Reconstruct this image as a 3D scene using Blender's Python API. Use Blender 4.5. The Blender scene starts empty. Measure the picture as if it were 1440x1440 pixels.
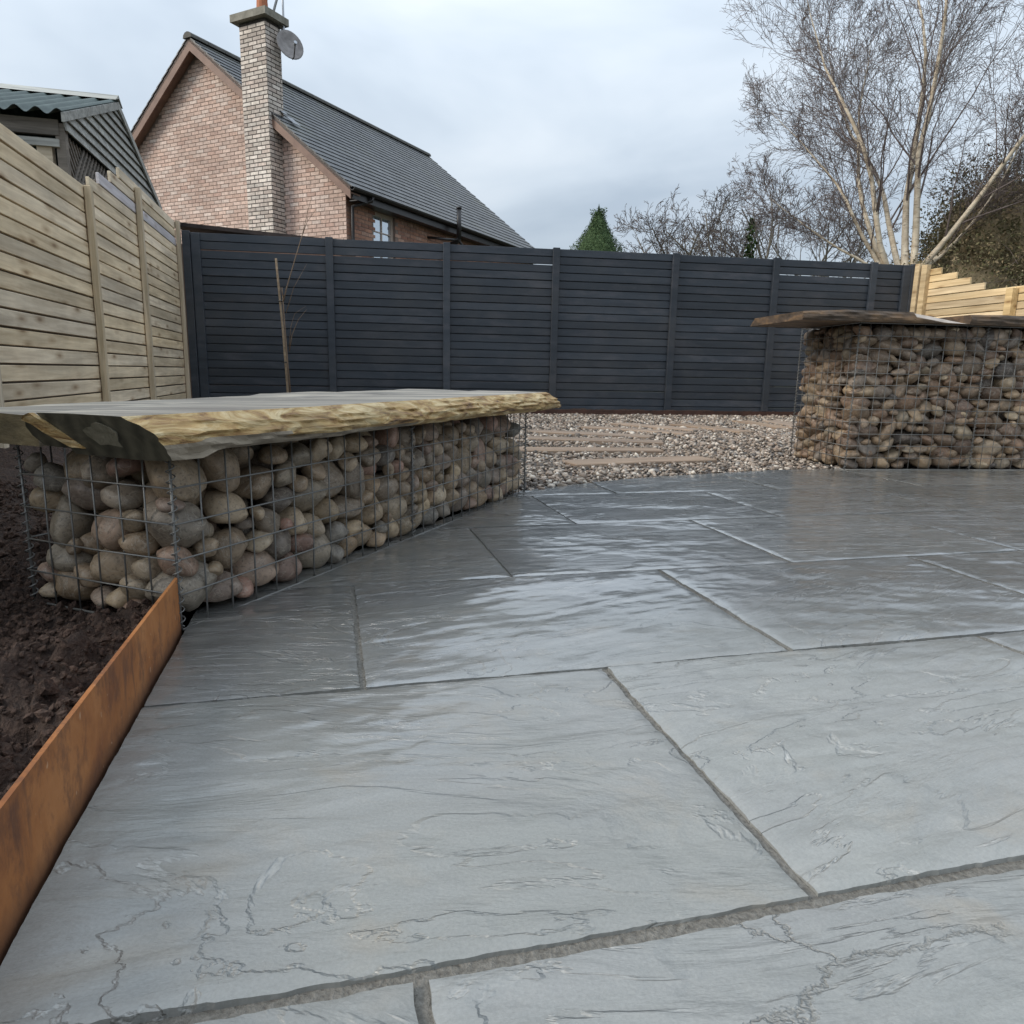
import bpy, bmesh, math, random
import numpy as np
from mathutils import Vector, Matrix, Euler

random.seed(7)
rng = np.random.default_rng(11)
scn = bpy.context.scene
COL = scn.collection
R = math.radians

# ------------------------------------------------------------------ camera
cam_d = bpy.data.cameras.new('camera')
cam = bpy.data.objects.new('camera', cam_d)
COL.objects.link(cam)
cam_d.sensor_width = 36.0
cam_d.lens = 36.0 * 1000.0 / 1440.0
cam_d.clip_start = 0.02
cam_d.clip_end = 3000.0
RT = ((0.9693560770375134, -0.24491641411424778, 0.01909832473964244),
      (0.028670110361621797, 0.18999944450033088, 0.9813654955527109),
      (0.24398118919764072, 0.9507450558309435, -0.19119889678217564))
cam.matrix_world = Matrix(((RT[0][0], RT[1][0], -RT[2][0], 0.0),
                           (RT[0][1], RT[1][1], -RT[2][1], 0.0),
                           (RT[0][2], RT[1][2], -RT[2][2], 0.54),
                           (0, 0, 0, 1)))
scn.camera = cam

# ------------------------------------------------------------------ world, sun, exposure
SUN_EL, SUN_AZ = 32.0, 266.0          # azimuth clockwise from +Y: light comes from the left and behind the camera
world = bpy.data.worlds.new('World')
scn.world = world
world.use_nodes = True
wn = world.node_tree
wn.nodes.clear()
def wnode(t, **kw):
    n = wn.nodes.new(t)
    for k, v in kw.items(): setattr(n, k, v)
    return n
w_out = wnode('ShaderNodeOutputWorld'); w_bg = wnode('ShaderNodeBackground')
w_bg.inputs['Strength'].default_value = 0.1
sky = wnode('ShaderNodeTexSky', sky_type='NISHITA', sun_disc=False)
sky.sun_elevation = R(SUN_EL); sky.sun_rotation = R(SUN_AZ)
sky.air_density = 1.0; sky.dust_density = 2.0
tc = wnode('ShaderNodeTexCoord')
mp = wnode('ShaderNodeMapping'); mp.inputs['Scale'].default_value = (1.0, 1.0, 2.6)
mp.inputs['Location'].default_value = (3.1, 0.4, 1.7)
nz = wnode('ShaderNodeTexNoise'); nz.inputs['Scale'].default_value = 1.9; nz.inputs['Detail'].default_value = 5.0
nz.inputs['Roughness'].default_value = 0.5; nz.inputs['Distortion'].default_value = 0.4
rp = wnode('ShaderNodeValToRGB')
rp.color_ramp.elements[0].position = 0.34; rp.color_ramp.elements[0].color = (3.5, 4.12, 4.85, 1)
rp.color_ramp.elements[1].position = 0.66; rp.color_ramp.elements[1].color = (5.75, 6.25, 6.75, 1)
e_ = rp.color_ramp.elements.new(0.5); e_.color = (4.7, 5.32, 5.98, 1)
sep = wnode('ShaderNodeSeparateXYZ')
mr = wnode('ShaderNodeMapRange')       # overcast skies brighten towards the zenith
mr.inputs['From Min'].default_value = 0.0; mr.inputs['From Max'].default_value = 1.0
mr.inputs['To Min'].default_value = 0.62; mr.inputs['To Max'].default_value = 1.75
vm = wnode('ShaderNodeVectorMath', operation='SCALE')
mx = wnode('ShaderNodeMix', data_type='RGBA'); mx.inputs[0].default_value = 0.1
L_ = wn.links.new
L_(tc.outputs['Generated'], mp.inputs['Vector']); L_(mp.outputs[0], nz.inputs['Vector'])
L_(nz.outputs['Fac'], rp.inputs['Fac']); L_(tc.outputs['Generated'], sep.inputs[0])
L_(sep.outputs['Z'], mr.inputs['Value']); L_(rp.outputs['Color'], vm.inputs[0]); L_(mr.outputs[0], vm.inputs['Scale'])
L_(vm.outputs[0], mx.inputs[6]); L_(sky.outputs[0], mx.inputs[7])
L_(mx.outputs[2], w_bg.inputs['Color']); L_(w_bg.outputs[0], w_out.inputs['Surface'])

sun_d = bpy.data.lights.new('sun', 'SUN')
sun_d.energy = 1.5; sun_d.angle = R(24); sun_d.color = (1.0, 0.93, 0.83)
sun = bpy.data.objects.new('sun', sun_d); COL.objects.link(sun)
sun.rotation_euler = (R(90 - SUN_EL), 0, R(180 - SUN_AZ))
sun.location = (-6, -4, 9)

scn.view_settings.view_transform = 'Standard'
scn.view_settings.look = 'None'
scn.view_settings.exposure = 0.74
scn.view_settings.gamma = 1.0
scn.view_settings.use_curve_mapping = False

# ------------------------------------------------------------------ helpers
def V3(*a): return np.array(a, float)

class MB:
    """collects shapes in world coordinates, links them as ONE mesh object"""
    def __init__(s): s.v = []; s.f = []; s.m = []; s.n = 0
    def add(s, vs, fs, mi=0):
        b = s.n
        s.v.extend([tuple(map(float, p)) for p in vs]); s.n += len(vs)
        s.f.extend([tuple(i + b for i in f) for f in fs]); s.m.extend([mi] * len(fs))
    def box(s, c, sx, sy, sz, ax=(1, 0, 0), ay=(0, 1, 0), az=(0, 0, 1), mi=0):
        c = np.array(c, float); ax = np.array(ax, float) * sx / 2; ay = np.array(ay, float) * sy / 2; az = np.array(az, float) * sz / 2
        vs = [c + i * ax + j * ay + k * az for k in (-1, 1) for j in (-1, 1) for i in (-1, 1)]
        s.add(vs, [(0, 2, 3, 1), (4, 5, 7, 6), (0, 1, 5, 4), (1, 3, 7, 5), (3, 2, 6, 7), (2, 0, 4, 6)], mi)
    def prism(s, poly, d, mi=0):
        """polygon (3-D points) pushed along vector d"""
        n = len(poly); d = np.array(d, float)
        vs = [np.array(p, float) for p in poly] + [np.array(p, float) + d for p in poly]
        fs = [tuple(range(n - 1, -1, -1)), tuple(range(n, 2 * n))] + [(i, (i + 1) % n, n + (i + 1) % n, n + i) for i in range(n)]
        s.add(vs, fs, mi)
    def tube(s, pts, rad, k=6, cap=True, mi=0):
        pts = [np.array(p, float) for p in pts]
        if not hasattr(rad, '__len__'): rad = [rad] * len(pts)
        b = s.n; vs = []
        prev = None
        for i, p in enumerate(pts):
            t = pts[min(i + 1, len(pts) - 1)] - pts[max(i - 1, 0)]
            t = t / (np.linalg.norm(t) + 1e-12)
            if prev is None:
                u = np.cross(t, (0, 0, 1.0)) if abs(t[2]) < .9 else np.cross(t, (1.0, 0, 0))
            else: u = prev - t * np.dot(prev, t)
            u = u / (np.linalg.norm(u) + 1e-12); w = np.cross(t, u); prev = u
            for j in range(k):
                a = 2 * math.pi * j / k
                vs.append(p + rad[i] * (math.cos(a) * u + math.sin(a) * w))
        fs = []
        for i in range(len(pts) - 1):
            for j in range(k):
                fs.append((i * k + j, i * k + (j + 1) % k, (i + 1) * k + (j + 1) % k, (i + 1) * k + j))
        if cap:
            fs.append(tuple(range(k - 1, -1, -1))); fs.append(tuple(range((len(pts) - 1) * k, len(pts) * k)))
        s.add(vs, fs, mi)
    def build(s, name, mats, root=None, smooth=False, origin=None, **props):
        if origin is None: origin = tuple(root.location) if root else (0, 0, 0)
        me = bpy.data.meshes.new(name)
        o0 = origin
        me.from_pydata([(x - o0[0], y - o0[1], z - o0[2]) for x, y, z in s.v], [], s.f)
        for m in (mats if isinstance(mats, (list, tuple)) else [mats]): me.materials.append(m)
        if any(s.m): me.polygons.foreach_set('material_index', s.m)
        if smooth: me.polygons.foreach_set('use_smooth', [True] * len(s.f))
        me.update()
        o = bpy.data.objects.new(name, me); COL.objects.link(o)
        if root:
            o.parent = root
            base = root_world(root)
            o.location = (o0[0] - base[0], o0[1] - base[1], o0[2] - base[2])
        else: o.location = o0
        for k, v in props.items(): o[k] = v
        return o

def root_world(r):
    p = Vector((0, 0, 0))
    while r: p += r.location; r = r.parent
    return p

def thing(name, loc, label, cat, group=None):
    o = bpy.data.objects.new(name, None); COL.objects.link(o); o.location = loc
    o.empty_display_size = 0.1
    o['label'] = label; o['category'] = cat
    if group: o['group'] = group
    return o

def piece(name, mesh, root, mat4):
    """a part that shares mesh data; mat4 is its world matrix (roots are never rotated)"""
    o = bpy.data.objects.new(name, mesh); COL.objects.link(o); o.parent = root
    o.matrix_local = Matrix.Translation(-root_world(root)) @ mat4
    return o

def frame(o, ax, ay, az):
    return Matrix(((ax[0], ay[0], az[0], o[0]), (ax[1], ay[1], az[1], o[1]), (ax[2], ay[2], az[2], o[2]), (0, 0, 0, 1)))

_bm = {}
def board_mesh(L, H, T, mat, bev=0.003, key=''):
    """a bevelled board centred on its origin, long axis X, height Z, thickness Y"""
    k = (round(L, 3), round(H, 3), round(T, 3), mat.name, key)
    if k in _bm: return _bm[k]
    bm = bmesh.new(); bmesh.ops.create_cube(bm, size=1)
    bmesh.ops.scale(bm, vec=(L, T, H), verts=bm.verts)
    if bev: bmesh.ops.bevel(bm, geom=bm.edges[:], offset=bev, segments=1, affect='EDGES')
    me = bpy.data.meshes.new('board'); bm.to_mesh(me); bm.free(); me.materials.append(mat)
    _bm[k] = me
    return me

# numpy gradient noise -------------------------------------------------
_perm = rng.permutation(512).astype(np.int64); _perm = np.concatenate([_perm, _perm, _perm])
_g2 = np.stack([np.cos(np.linspace(0, 2 * np.pi, 512, False)), np.sin(np.linspace(0, 2 * np.pi, 512, False))], 1)
def pn(x, y):
    xi = np.floor(x).astype(np.int64); yi = np.floor(y).astype(np.int64); xf = x - xi; yf = y - yi
    u = xf ** 3 * (xf * (xf * 6 - 15) + 10); v = yf ** 3 * (yf * (yf * 6 - 15) + 10)
    def g(a, b, dx, dy):
        h = _perm[(_perm[a & 511] + b) & 511] & 511
        return _g2[h, 0] * dx + _g2[h, 1] * dy
    n00 = g(xi, yi, xf, yf); n10 = g(xi + 1, yi, xf - 1, yf); n01 = g(xi, yi + 1, xf, yf - 1); n11 = g(xi + 1, yi + 1, xf - 1, yf - 1)
    return ((n00 * (1 - u) + n10 * u) * (1 - v) + (n01 * (1 - u) + n11 * u) * v) * 1.5
def fbm(x, y, o=4, gain=.5):
    s = 0; a = 1.0
    for i in range(o): s = s + a * pn(x * 2 ** i + 17.3 * i, y * 2 ** i + 9.1 * i); a *= gain
    return s

# material helper ---------------------------------------------------------
class Mt:
    def __init__(s, name, rough=.6, color=(.5, .5, .5), spec=.5, metal=0.0):
        s.m = bpy.data.materials.new(name); s.m.use_nodes = True; s.t = s.m.node_tree
        s.b = s.t.nodes['Principled BSDF']
        s.b.inputs['Roughness'].default_value = rough; s.b.inputs['Base Color'].default_value = (*color, 1)
        s.b.inputs['Specular IOR Level'].default_value = spec; s.b.inputs['Metallic'].default_value = metal
    def put(s, sock, v):
        if isinstance(v, bpy.types.NodeSocket): s.t.links.new(v, sock)
        else:
            if isinstance(v, (tuple, list)) and len(v) == 3 and sock.type == 'RGBA': v = (*v, 1)
            sock.default_value = v
    def n(s, typ, ins=None, out=0, **attrs):
        nd = s.t.nodes.new('ShaderNode' + typ)
        for k, v in attrs.items(): setattr(nd, k, v)
        for k, v in (ins or {}).items(): s.put(nd.inputs[k], v)
        return nd.outputs[out]
    def coord(s, scale=(1, 1, 1), rand=True, src='Object', rot=(0, 0, 0)):
        c = s.n('TexCoord', out=src)
        if rand:
            r = s.n('ObjectInfo', out='Random')
            r3 = s.n('CombineXYZ', {0: s.math('MULTIPLY', r, 37.0), 1: s.math('MULTIPLY', r, 91.0), 2: s.math('MULTIPLY', r, 53.0)})
            c = s.n('VectorMath', {0: c, 1: r3}, operation='ADD')
        return s.n('Mapping', {'Vector': c, 'Scale': scale, 'Rotation': rot})
    def noise(s, vec, scale=5, detail=4, rough=.5, dist=0.0):
        return s.n('TexNoise', {'Vector': vec, 'Scale': scale, 'Detail': detail, 'Roughness': rough, 'Distortion': dist})
    def ramp(s, fac, stops, interp='LINEAR'):
        nd = s.t.nodes.new('ShaderNodeValToRGB'); s.put(nd.inputs[0], fac); cr = nd.color_ramp; cr.interpolation = interp
        while len(cr.elements) < len(stops): cr.elements.new(.5)
        for e, (p, c) in zip(cr.elements, stops):
            e.position = p; e.color = (*c, 1) if len(c) == 3 else c
        return nd.outputs[0]
    def mix(s, f, a, b, mode='MIX'):
        nd = s.t.nodes.new('ShaderNodeMix'); nd.data_type = 'RGBA'; nd.blend_type = mode
        s.put(nd.inputs[0], f); s.put(nd.inputs[6], a); s.put(nd.inputs[7], b)
        return nd.outputs[2]
    def math(s, op, a, b=0.0, c=None):
        d = {0: a, 1: b}
        if c is not None: d[2] = c
        return s.n('Math', d, operation=op)
    def rng_(s, v, a, b, c, d): return s.n('MapRange', {'Value': v, 'From Min': a, 'From Max': b, 'To Min': c, 'To Max': d})
    def bump(s, h, strength=.5, dist=.01, normal=None):
        ins = {'Height': h, 'Strength': strength, 'Distance': dist}
        if normal: ins['Normal'] = normal
        return s.n('Bump', ins)
    def color(s, v): s.put(s.b.inputs['Base Color'], v)
    def rough(s, v): s.put(s.b.inputs['Roughness'], v)
    def normal(s, v): s.put(s.b.inputs['Normal'], v)

def g3(v): return (v, v, v)

def wood(name, dark, light, tint=.22, rough=.75, knots=True, grain=26, grey=None, wear=0.0):
    m = Mt(name, rough)
    c = m.coord((1.6, grain, grain)); n1 = m.noise(c, 1.0, 6, .6, .6)
    c2 = m.coord((.8, 5, 5)); n2 = m.noise(c2, 1.3, 3)
    col = m.ramp(n1, [(.28, dark), (.68, light)])
    r = m.n('ObjectInfo', out='Random')
    col = m.mix(1.0, col, m.ramp(n2, [(.3, g3(.72)), (.7, g3(1.1))]), 'MULTIPLY')
    val = m.rng_(r, 0, 1, 1 - tint, 1 + tint)
    col = m.n('HueSaturation', {'Color': col, 'Value': val, 'Saturation': m.rng_(m.math('FRACT', m.math('MULTIPLY', r, 7.31)), 0, 1, .85, 1.1)})
    if knots:
        ck = m.coord((2.6, 8.5, 8.5)); vo = m.n('TexVoronoi', {'Vector': ck, 'Scale': 1.0}, out='Distance')
        k = m.ramp(vo, [(.05, (.33, .24, .17)), (.14, (.72, .66, .6)), (.3, g3(1))])
        col = m.mix(.85, col, k, 'MULTIPLY')
    if wear:
        nw = m.noise(m.coord((1, 1.5, 1.5), rand=False, src='Object'), 2.0, 5, .6)
        col = m.mix(1.0, col, m.ramp(nw, [(.35, g3(1 - wear)), (.6, g3(1))]), 'MULTIPLY')
    m.color(col); m.normal(m.bump(n1, .35, .004))
    return m.m

# ------------------------------------------------------------------ materials
def paving_mat():
    m = Mt('paving_sandstone', .3, spec=.55)
    r = m.n('ObjectInfo', out='Random')
    ang = m.rng_(r, 0, 1, -.35, .3)
    base = m.n('TexCoord', out='Object')
    off = m.n('CombineXYZ', {0: m.math('MULTIPLY', r, 61.0), 1: m.math('MULTIPLY', r, 37.0), 2: m.math('MULTIPLY', r, 17.0)})
    rot = m.n('VectorRotate', {'Vector': base, 'Angle': ang}, rotation_type='Z_AXIS')
    p = m.n('VectorMath', {0: rot, 1: off}, operation='ADD')
    def mp_(x, y, z): return m.n('Mapping', {'Vector': p, 'Scale': (x, y, z)})
    streak = m.noise(mp_(4.5, 15.0, 6.0), 1.0, 8, .64, 1.1)
    patch = m.noise(mp_(3.2, 5.0, 4.0), 1.0, 5, .55, .5)
    # cleavage ledges: iso-lines of a stretched noise, crisp on one side
    led = m.noise(mp_(2.3, 6.6, 4.0), 1.0, 6, .54, .8)
    st = m.math('MULTIPLY', led, 8.0)
    fr = m.math('FRACT', st)
    terr = m.math('ADD', m.math('FLOOR', st), m.n('MapRange', {'Value': fr, 'From Min': .0, 'From Max': .13, 'To Min': 0.0, 'To Max': 1.0}))
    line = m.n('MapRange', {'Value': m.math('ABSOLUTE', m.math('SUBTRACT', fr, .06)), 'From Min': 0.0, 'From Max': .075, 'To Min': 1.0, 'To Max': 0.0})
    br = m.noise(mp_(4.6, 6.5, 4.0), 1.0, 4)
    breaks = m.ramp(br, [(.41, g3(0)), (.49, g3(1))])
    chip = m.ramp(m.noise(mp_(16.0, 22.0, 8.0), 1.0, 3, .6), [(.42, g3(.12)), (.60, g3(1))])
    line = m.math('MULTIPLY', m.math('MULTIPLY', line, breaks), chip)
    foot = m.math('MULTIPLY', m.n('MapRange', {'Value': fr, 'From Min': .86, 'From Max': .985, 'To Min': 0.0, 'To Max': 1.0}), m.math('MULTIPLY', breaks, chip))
    soft = m.math('ADD', st, 0.0)
    tonal = m.noise(m.n('CombineXYZ', {0: m.math('MULTIPLY', m.math('FLOOR', st), 3.7), 1: m.math('MULTIPLY', r, 9.0), 2: 0.5}), 1.0, 0)
    hled = m.n('Mix', {0: breaks, 2: soft, 3: terr}, data_type='FLOAT')
    # hairline cracks
    wv = m.n('VectorMath', {0: mp_(1.5, 2.6, 2.0), 1: m.n('VectorMath', {0: m.n('TexNoise', {'Vector': mp_(5.0, 7.0, 5.0), 'Scale': 1.0, 'Detail': 6.0, 'Roughness': .65}, out=1), 1: (.55, .55, .0)}, operation='MULTIPLY')}, operation='ADD')
    vor = m.n('TexVoronoi', {'Vector': wv, 'Scale': 1.0}, feature='DISTANCE_TO_EDGE')
    crack = m.n('MapRange', {'Value': vor, 'From Min': .0, 'From Max': .009, 'To Min': 1.0, 'To Max': 0.0})
    crack = m.math('MULTIPLY', crack, m.ramp(m.noise(mp_(2.7, 3.4, 3.0), 1.0, 2), [(.56, g3(0)), (.62, g3(1))]))
    fine = m.noise(mp_(45, 120, 60), 1.0, 6, .7)
    grit = m.noise(mp_(260, 260, 60), 1.0, 2, .6)
    col = m.ramp(streak, [(.25, (.236, .245, .234)), (.5, (.263, .271, .259)), (.75, (.294, .300, .287))])
    col = m.mix(1.0, col, m.ramp(tonal, [(.3, g3(.955)), (.7, g3(1.045))]), 'MULTIPLY')
    col = m.mix(m.ramp(patch, [(.35, g3(0)), (.75, g3(.28))]), col, (.275, .268, .278))
    warm = m.noise(mp_(4.1, 6.0, 4.0), 1.0, 4, .6, .4)
    col = m.mix(m.ramp(warm, [(.58, g3(0)), (.72, g3(.38))]), col, (.33, .275, .205))
    col = m.mix(m.math('MULTIPLY', m.math('POWER', foot, 1.5), .26), col, (.15, .145, .128))  # ledge shade painted into the colour at the foot, plus dirt in the recess
    col = m.mix(m.math('MULTIPLY', line, .58), col, (.48, .475, .45))  # pale arris: caught light painted into the colour, with the lighter broken edge
    col = m.mix(m.math('MULTIPLY', crack, .45), col, (.13, .12, .10))
    col = m.mix(.16, col, m.ramp(grit, [(.3, g3(.2)), (.7, g3(.8))]), 'OVERLAY')
    tone = m.rng_(m.math('FRACT', m.math('MULTIPLY', r, 5.7)), 0, 1, .84, 1.12)
    col = m.mix(m.math('MULTIPLY', m.math('FRACT', m.math('MULTIPLY', r, 11.3)), .18), col, (.285, .268, .225))
    col = m.n('HueSaturation', {'Color': col, 'Value': tone})
    # a film of rain water lies over the far part of the patio and thins out towards the near slabs
    pos = m.n('NewGeometry', out='Position')
    wn_ = m.noise(pos, 1.3, 4, .6, .3)
    py_ = m.n('SeparateXYZ', {0: pos}, out='Y')
    wet = m.n('MapRange', {'Value': m.math('ADD', m.math('MULTIPLY', wn_, .9), m.math('MULTIPLY', py_, .55)), 'From Min': .90, 'From Max': 1.35, 'To Min': 0.0, 'To Max': 1.0})
    col = m.n('HueSaturation', {'Color': col, 'Value': m.rng_(wet, 0, 1, .92, .56)})
    m.color(col)
    m.put(m.b.inputs['Coat Weight'], m.rng_(wet, 0, 1, .06, 1.0)); m.put(m.b.inputs['Coat Roughness'], m.math('ADD', .05, m.math('MULTIPLY', patch, .12))); m.put(m.b.inputs['Coat IOR'], 3.2)
    m.rough(m.math('ADD', m.rng_(patch, .3, .7, .26, .36), m.math('MULTIPLY', fine, .14)))
    h = m.math('ADD', m.math('MULTIPLY', hled, .36), m.math('ADD', m.math('MULTIPLY', streak, .46), m.math('MULTIPLY', fine, .12)))
    h = m.math('SUBTRACT', h, m.math('MULTIPLY', crack, .22))
    nb = m.bump(h, .95, .0095)
    m.normal(nb)
    led2 = m.noise(mp_(2.6, 24.0, 5.0), 1.0, 7, .60, .8)
    st2 = m.math('MULTIPLY', led2, 6.5); fr2 = m.math('FRACT', st2)
    terr2 = m.math('ADD', m.math('FLOOR', st2), m.n('MapRange', {'Value': fr2, 'From Min': .0, 'From Max': .09, 'To Min': 0.0, 'To Max': 1.0}))
    b2 = m.ramp(m.noise(mp_(3.1, 4.4, 3.0), 1.0, 3), [(.40, g3(0)), (.62, g3(1))])
    hl2 = m.n('Mix', {0: b2, 2: m.math('MULTIPLY', st2, .10), 3: terr2}, data_type='FLOAT')
    hc = m.math('ADD', m.math('MULTIPLY', hl2, .225), m.math('MULTIPLY', streak, .09))
    m.put(m.b.inputs['Coat Normal'], m.bump(hc, .8, .0085))
    return m.m
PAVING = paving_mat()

def simple(name, stops, scale=(8, 8, 8), rough=.8, bump=.4, dist=.01, detail=6, spec=.4, rand=False, src='Object'):
    m = Mt(name, rough, spec=spec); c = m.coord(scale, rand=rand, src=src); n = m.noise(c, 1.0, detail, .6, .2)
    m.color(m.ramp(n, stops)); m.normal(m.bump(n, bump, dist)); return m.m
MORTAR = simple('mortar', [(.3, (.10, .092, .08)), (.5, (.17, .16, .14)), (.72, (.25, .235, .21))], (140, 140, 140), .85, 1.0, .006)
SOIL = simple('dark_soil', [(.3, (.019, .0098, .0068)), (.55, (.050, .028, .019)), (.8, (.105, .062, .043))], (55, 55, 55), .85, 1.0, .03)
CLOD = simple('soil_clod', [(.3, (.021, .011, .0078)), (.7, (.095, .055, .038))], (110, 110, 110), .85, 1.0, .012)
GROUND = simple('rough_ground', [(.3, (.05, .05, .03)), (.7, (.08, .085, .045))], (.8, .8, .8), .95)
GRAVELBED = simple('gravel_bed', [(.3, (.06, .05, .045)), (.7, (.16, .14, .125))], (70, 70, 70), .8, .9, .01)

def islands(name, stops, rough=.6, mott=.35, msc=30, bump=.3, spec=.4, interp='LINEAR', per='island', stain=0.0, ssc=.6, stone=False, tint=None, var=(.72, 1.18)):
    m = Mt(name, rough, spec=spec)
    r = m.n('NewGeometry', out='Random Per Island') if per == 'island' else m.n('ObjectInfo', out='Random')
    col = m.ramp(r, stops, interp)
    v = m.rng_(m.math('FRACT', m.math('MULTIPLY', r, 13.7)), 0, 1, *var)
    col = m.n('HueSaturation', {'Color': col, 'Value': v})
    c = m.coord((msc, msc, msc), rand=(per != 'island')); n = m.noise(c, 1.0, 5, .6)
    if stone: c = m.n('NewGeometry', out='Position'); n = m.noise(c, 26.0, 6, .65, .5)
    col = m.mix(1.0, col, m.ramp(n, [(.3, g3(1 - mott)), (.7, g3(1 + mott * .4))]), 'MULTIPLY')
    if stone:
        n2 = m.noise(c, 150.0, 3, .6); n3 = m.noise(c, 14.0, 5, .6, 2.2)
        col = m.mix(1.0, col, m.ramp(n2, [(.34, g3(.62)), (.46, g3(1)), (.68, g3(1)), (.74, g3(1.35))]), 'MULTIPLY')
        vein = m.n('MapRange', {'Value': m.math('ABSOLUTE', m.math('SUBTRACT', n3, .5)), 'From Min': 0.0, 'From Max': .02, 'To Min': .45, 'To Max': 0.0})
        col = m.mix(vein, col, (.38, .34, .28))
        n = m.math('ADD', n, m.math('MULTIPLY', n2, .4))
    if stain:
        p = m.n('NewGeometry', out='Position'); ns = m.noise(p, ssc, 5, .62, .4)
        col = m.mix(1.0, col, m.ramp(ns, [(.32, g3(1 - stain)), (.62, g3(1 + stain * .25))]), 'MULTIPLY')
        if tint: col = m.mix(m.ramp(m.noise(p, ssc * 1.9, 6, .65), [(.52, g3(0)), (.70, g3(.6))]), col, tint)
    m.color(col); m.normal(m.bump(n, bump, .004)); return m.m
GRAVEL = islands('gravel_stones', [(0, (.07, .058, .048)), (.22, (.165, .13, .10)), (.44, (.34, .275, .215)), (.62, (.25, .18, .135)), (.80, (.48, .40, .325)), (.93, (.66, .59, .50)), (1, (.16, .15, .145))], .5, .25, 60)
PALE = [(0, (.285, .195, .115)), (.18, (.245, .18, .12)), (.34, (.345, .255, .155)), (.46, (.20, .172, .138)), (.58, (.28, .20, .13)), (.70, (.40, .315, .215)), (.80, (.15, .135, .115)), (.88, (.29, .20, .14)), (.95, (.27, .155, .115)), (1, (.21, .175, .14))]
WARM = [(0, (.25, .155, .095)), (.18, (.15, .10, .07)), (.36, (.33, .24, .15)), (.50, (.15, .10, .075)), (.64, (.40, .315, .21)), (.74, (.08, .07, .065)), (.9, (.31, .215, .135)), (1, (.22, .19, .165))]
COBBLE_A = islands('pale_cobble', PALE, .5, .4, 22, .35, per='obj', stone=True)
COBBLE_AS = islands('pale_cobble_fill', PALE, .5, .4, 22, .35, stone=True)
COBBLE_B = islands('warm_cobble', WARM, .5, .4, 22, .35, per='obj', stone=True)
COBBLE_BS = islands('warm_cobble_fill', WARM, .5, .4, 22, .35, stone=True)
WIRE = Mt('galvanised_wire', .45, (.17, .168, .16), .5, .45).m

def rust():
    m = Mt('weathered_steel', .75, spec=.3)
    c = m.coord((5, 5, 5), rand=False); n = m.noise(c, 1.0, 6, .6, .5)
    c2 = m.coord((22, 22, 5), rand=False); n2 = m.noise(c2, 1.0, 4, .55)
    col = m.ramp(n, [(.3, (.14, .05, .022)), (.5, (.31, .12, .038)), (.72, (.43, .19, .07))])
    n3 = m.noise(m.coord((20, 20, 13), rand=False), 1.0, 7, .72)
    low = m.n('SeparateXYZ', {0: m.n('NewGeometry', out='Position')}, out='Z')
    col = m.mix(m.ramp(n2, [(.60, g3(0)), (.70, g3(.6))]), col, (.06, .035, .028))
    col = m.mix(m.ramp(n3, [(.50, g3(0)), (.62, g3(.55))]), col, (.085, .04, .025))
    edge = m.math('MULTIPLY', m.n('MapRange', {'Value': m.math('ADD', low, m.math('MULTIPLY', n3, .05)), 'From Min': .02, 'From Max': .055, 'To Min': 1.0, 'To Max': 0.0}), .8)
    col = m.mix(edge, col, (.055, .032, .024))      # soil splash and damp rust along the foot
    sp = m.noise(m.coord((90, 90, 60), rand=False), 1.0, 2)
    col = m.mix(m.ramp(sp, [(.72, g3(0)), (.76, g3(.5))]), col, (.5, .34, .22))
    m.color(col); m.normal(m.bump(m.math('ADD', n, sp), .3, .003)); return m.m
RUST = rust()
RUSTDARK = simple('dark_weathered_steel', [(.3, (.035, .018, .013)), (.7, (.09, .04, .028))], (8, 8, 8), .8)

FENCE_TAN = wood('treated_board', (.60, .465, .30), (.92, .765, .54), .16, wear=.16)
FENCE_GREY = wood('weathered_board', (.50, .46, .46), (.74, .70, .72), .1)
POST_TAN = wood('treated_post', (.40, .32, .21), (.68, .56, .40), .1, knots=False)
FENCE_NEW = wood('new_board', (.52, .36, .18), (.80, .61, .345), .13)
SLEEPER = wood('brown_sleeper', (.20, .14, .10), (.37, .27, .19), .12, knots=False, grain=34)
STAKE = wood('stake_wood', (.22, .15, .085), (.42, .30, .18), .1, knots=False)
SHEDWOOD = wood('silvered_boarding', (.20, .20, .185), (.48, .48, .44), .12, knots=False)
SHEDDARK = wood('shed_frame', (.10, .085, .07), (.24, .205, .17), .1, knots=False)

def slate_paint():
    m = Mt('slate_paint', .5, spec=.45)
    c = m.coord((1.0, 14, 14)); n = m.noise(c, 1.0, 5, .6, .3)
    n2 = m.noise(m.coord((2.2, 3, 6)), 1.0, 4, .6)
    r = m.n('ObjectInfo', out='Random')
    col = m.ramp(n, [(.3, (.022, .029, .039)), (.7, (.035, .044, .057))])
    col = m.mix(m.ramp(n2, [(.52, g3(0)), (.70, g3(.6))]), col, (.070, .072, .084))
    dust = m.noise(m.n('NewGeometry', out='Position'), 1.6, 5, .6)
    col = m.mix(m.ramp(dust, [(.48, g3(0)), (.72, g3(.4))]), col, (.075, .074, .075))
    col = m.n('HueSaturation', {'Color': col, 'Value': m.rng_(r, 0, 1, .80, 1.22)})
    m.color(col); m.rough(m.rng_(n2, .3, .7, .42, .6)); m.normal(m.bump(n, .25, .003)); return m.m
SLATEPAINT = slate_paint()

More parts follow.
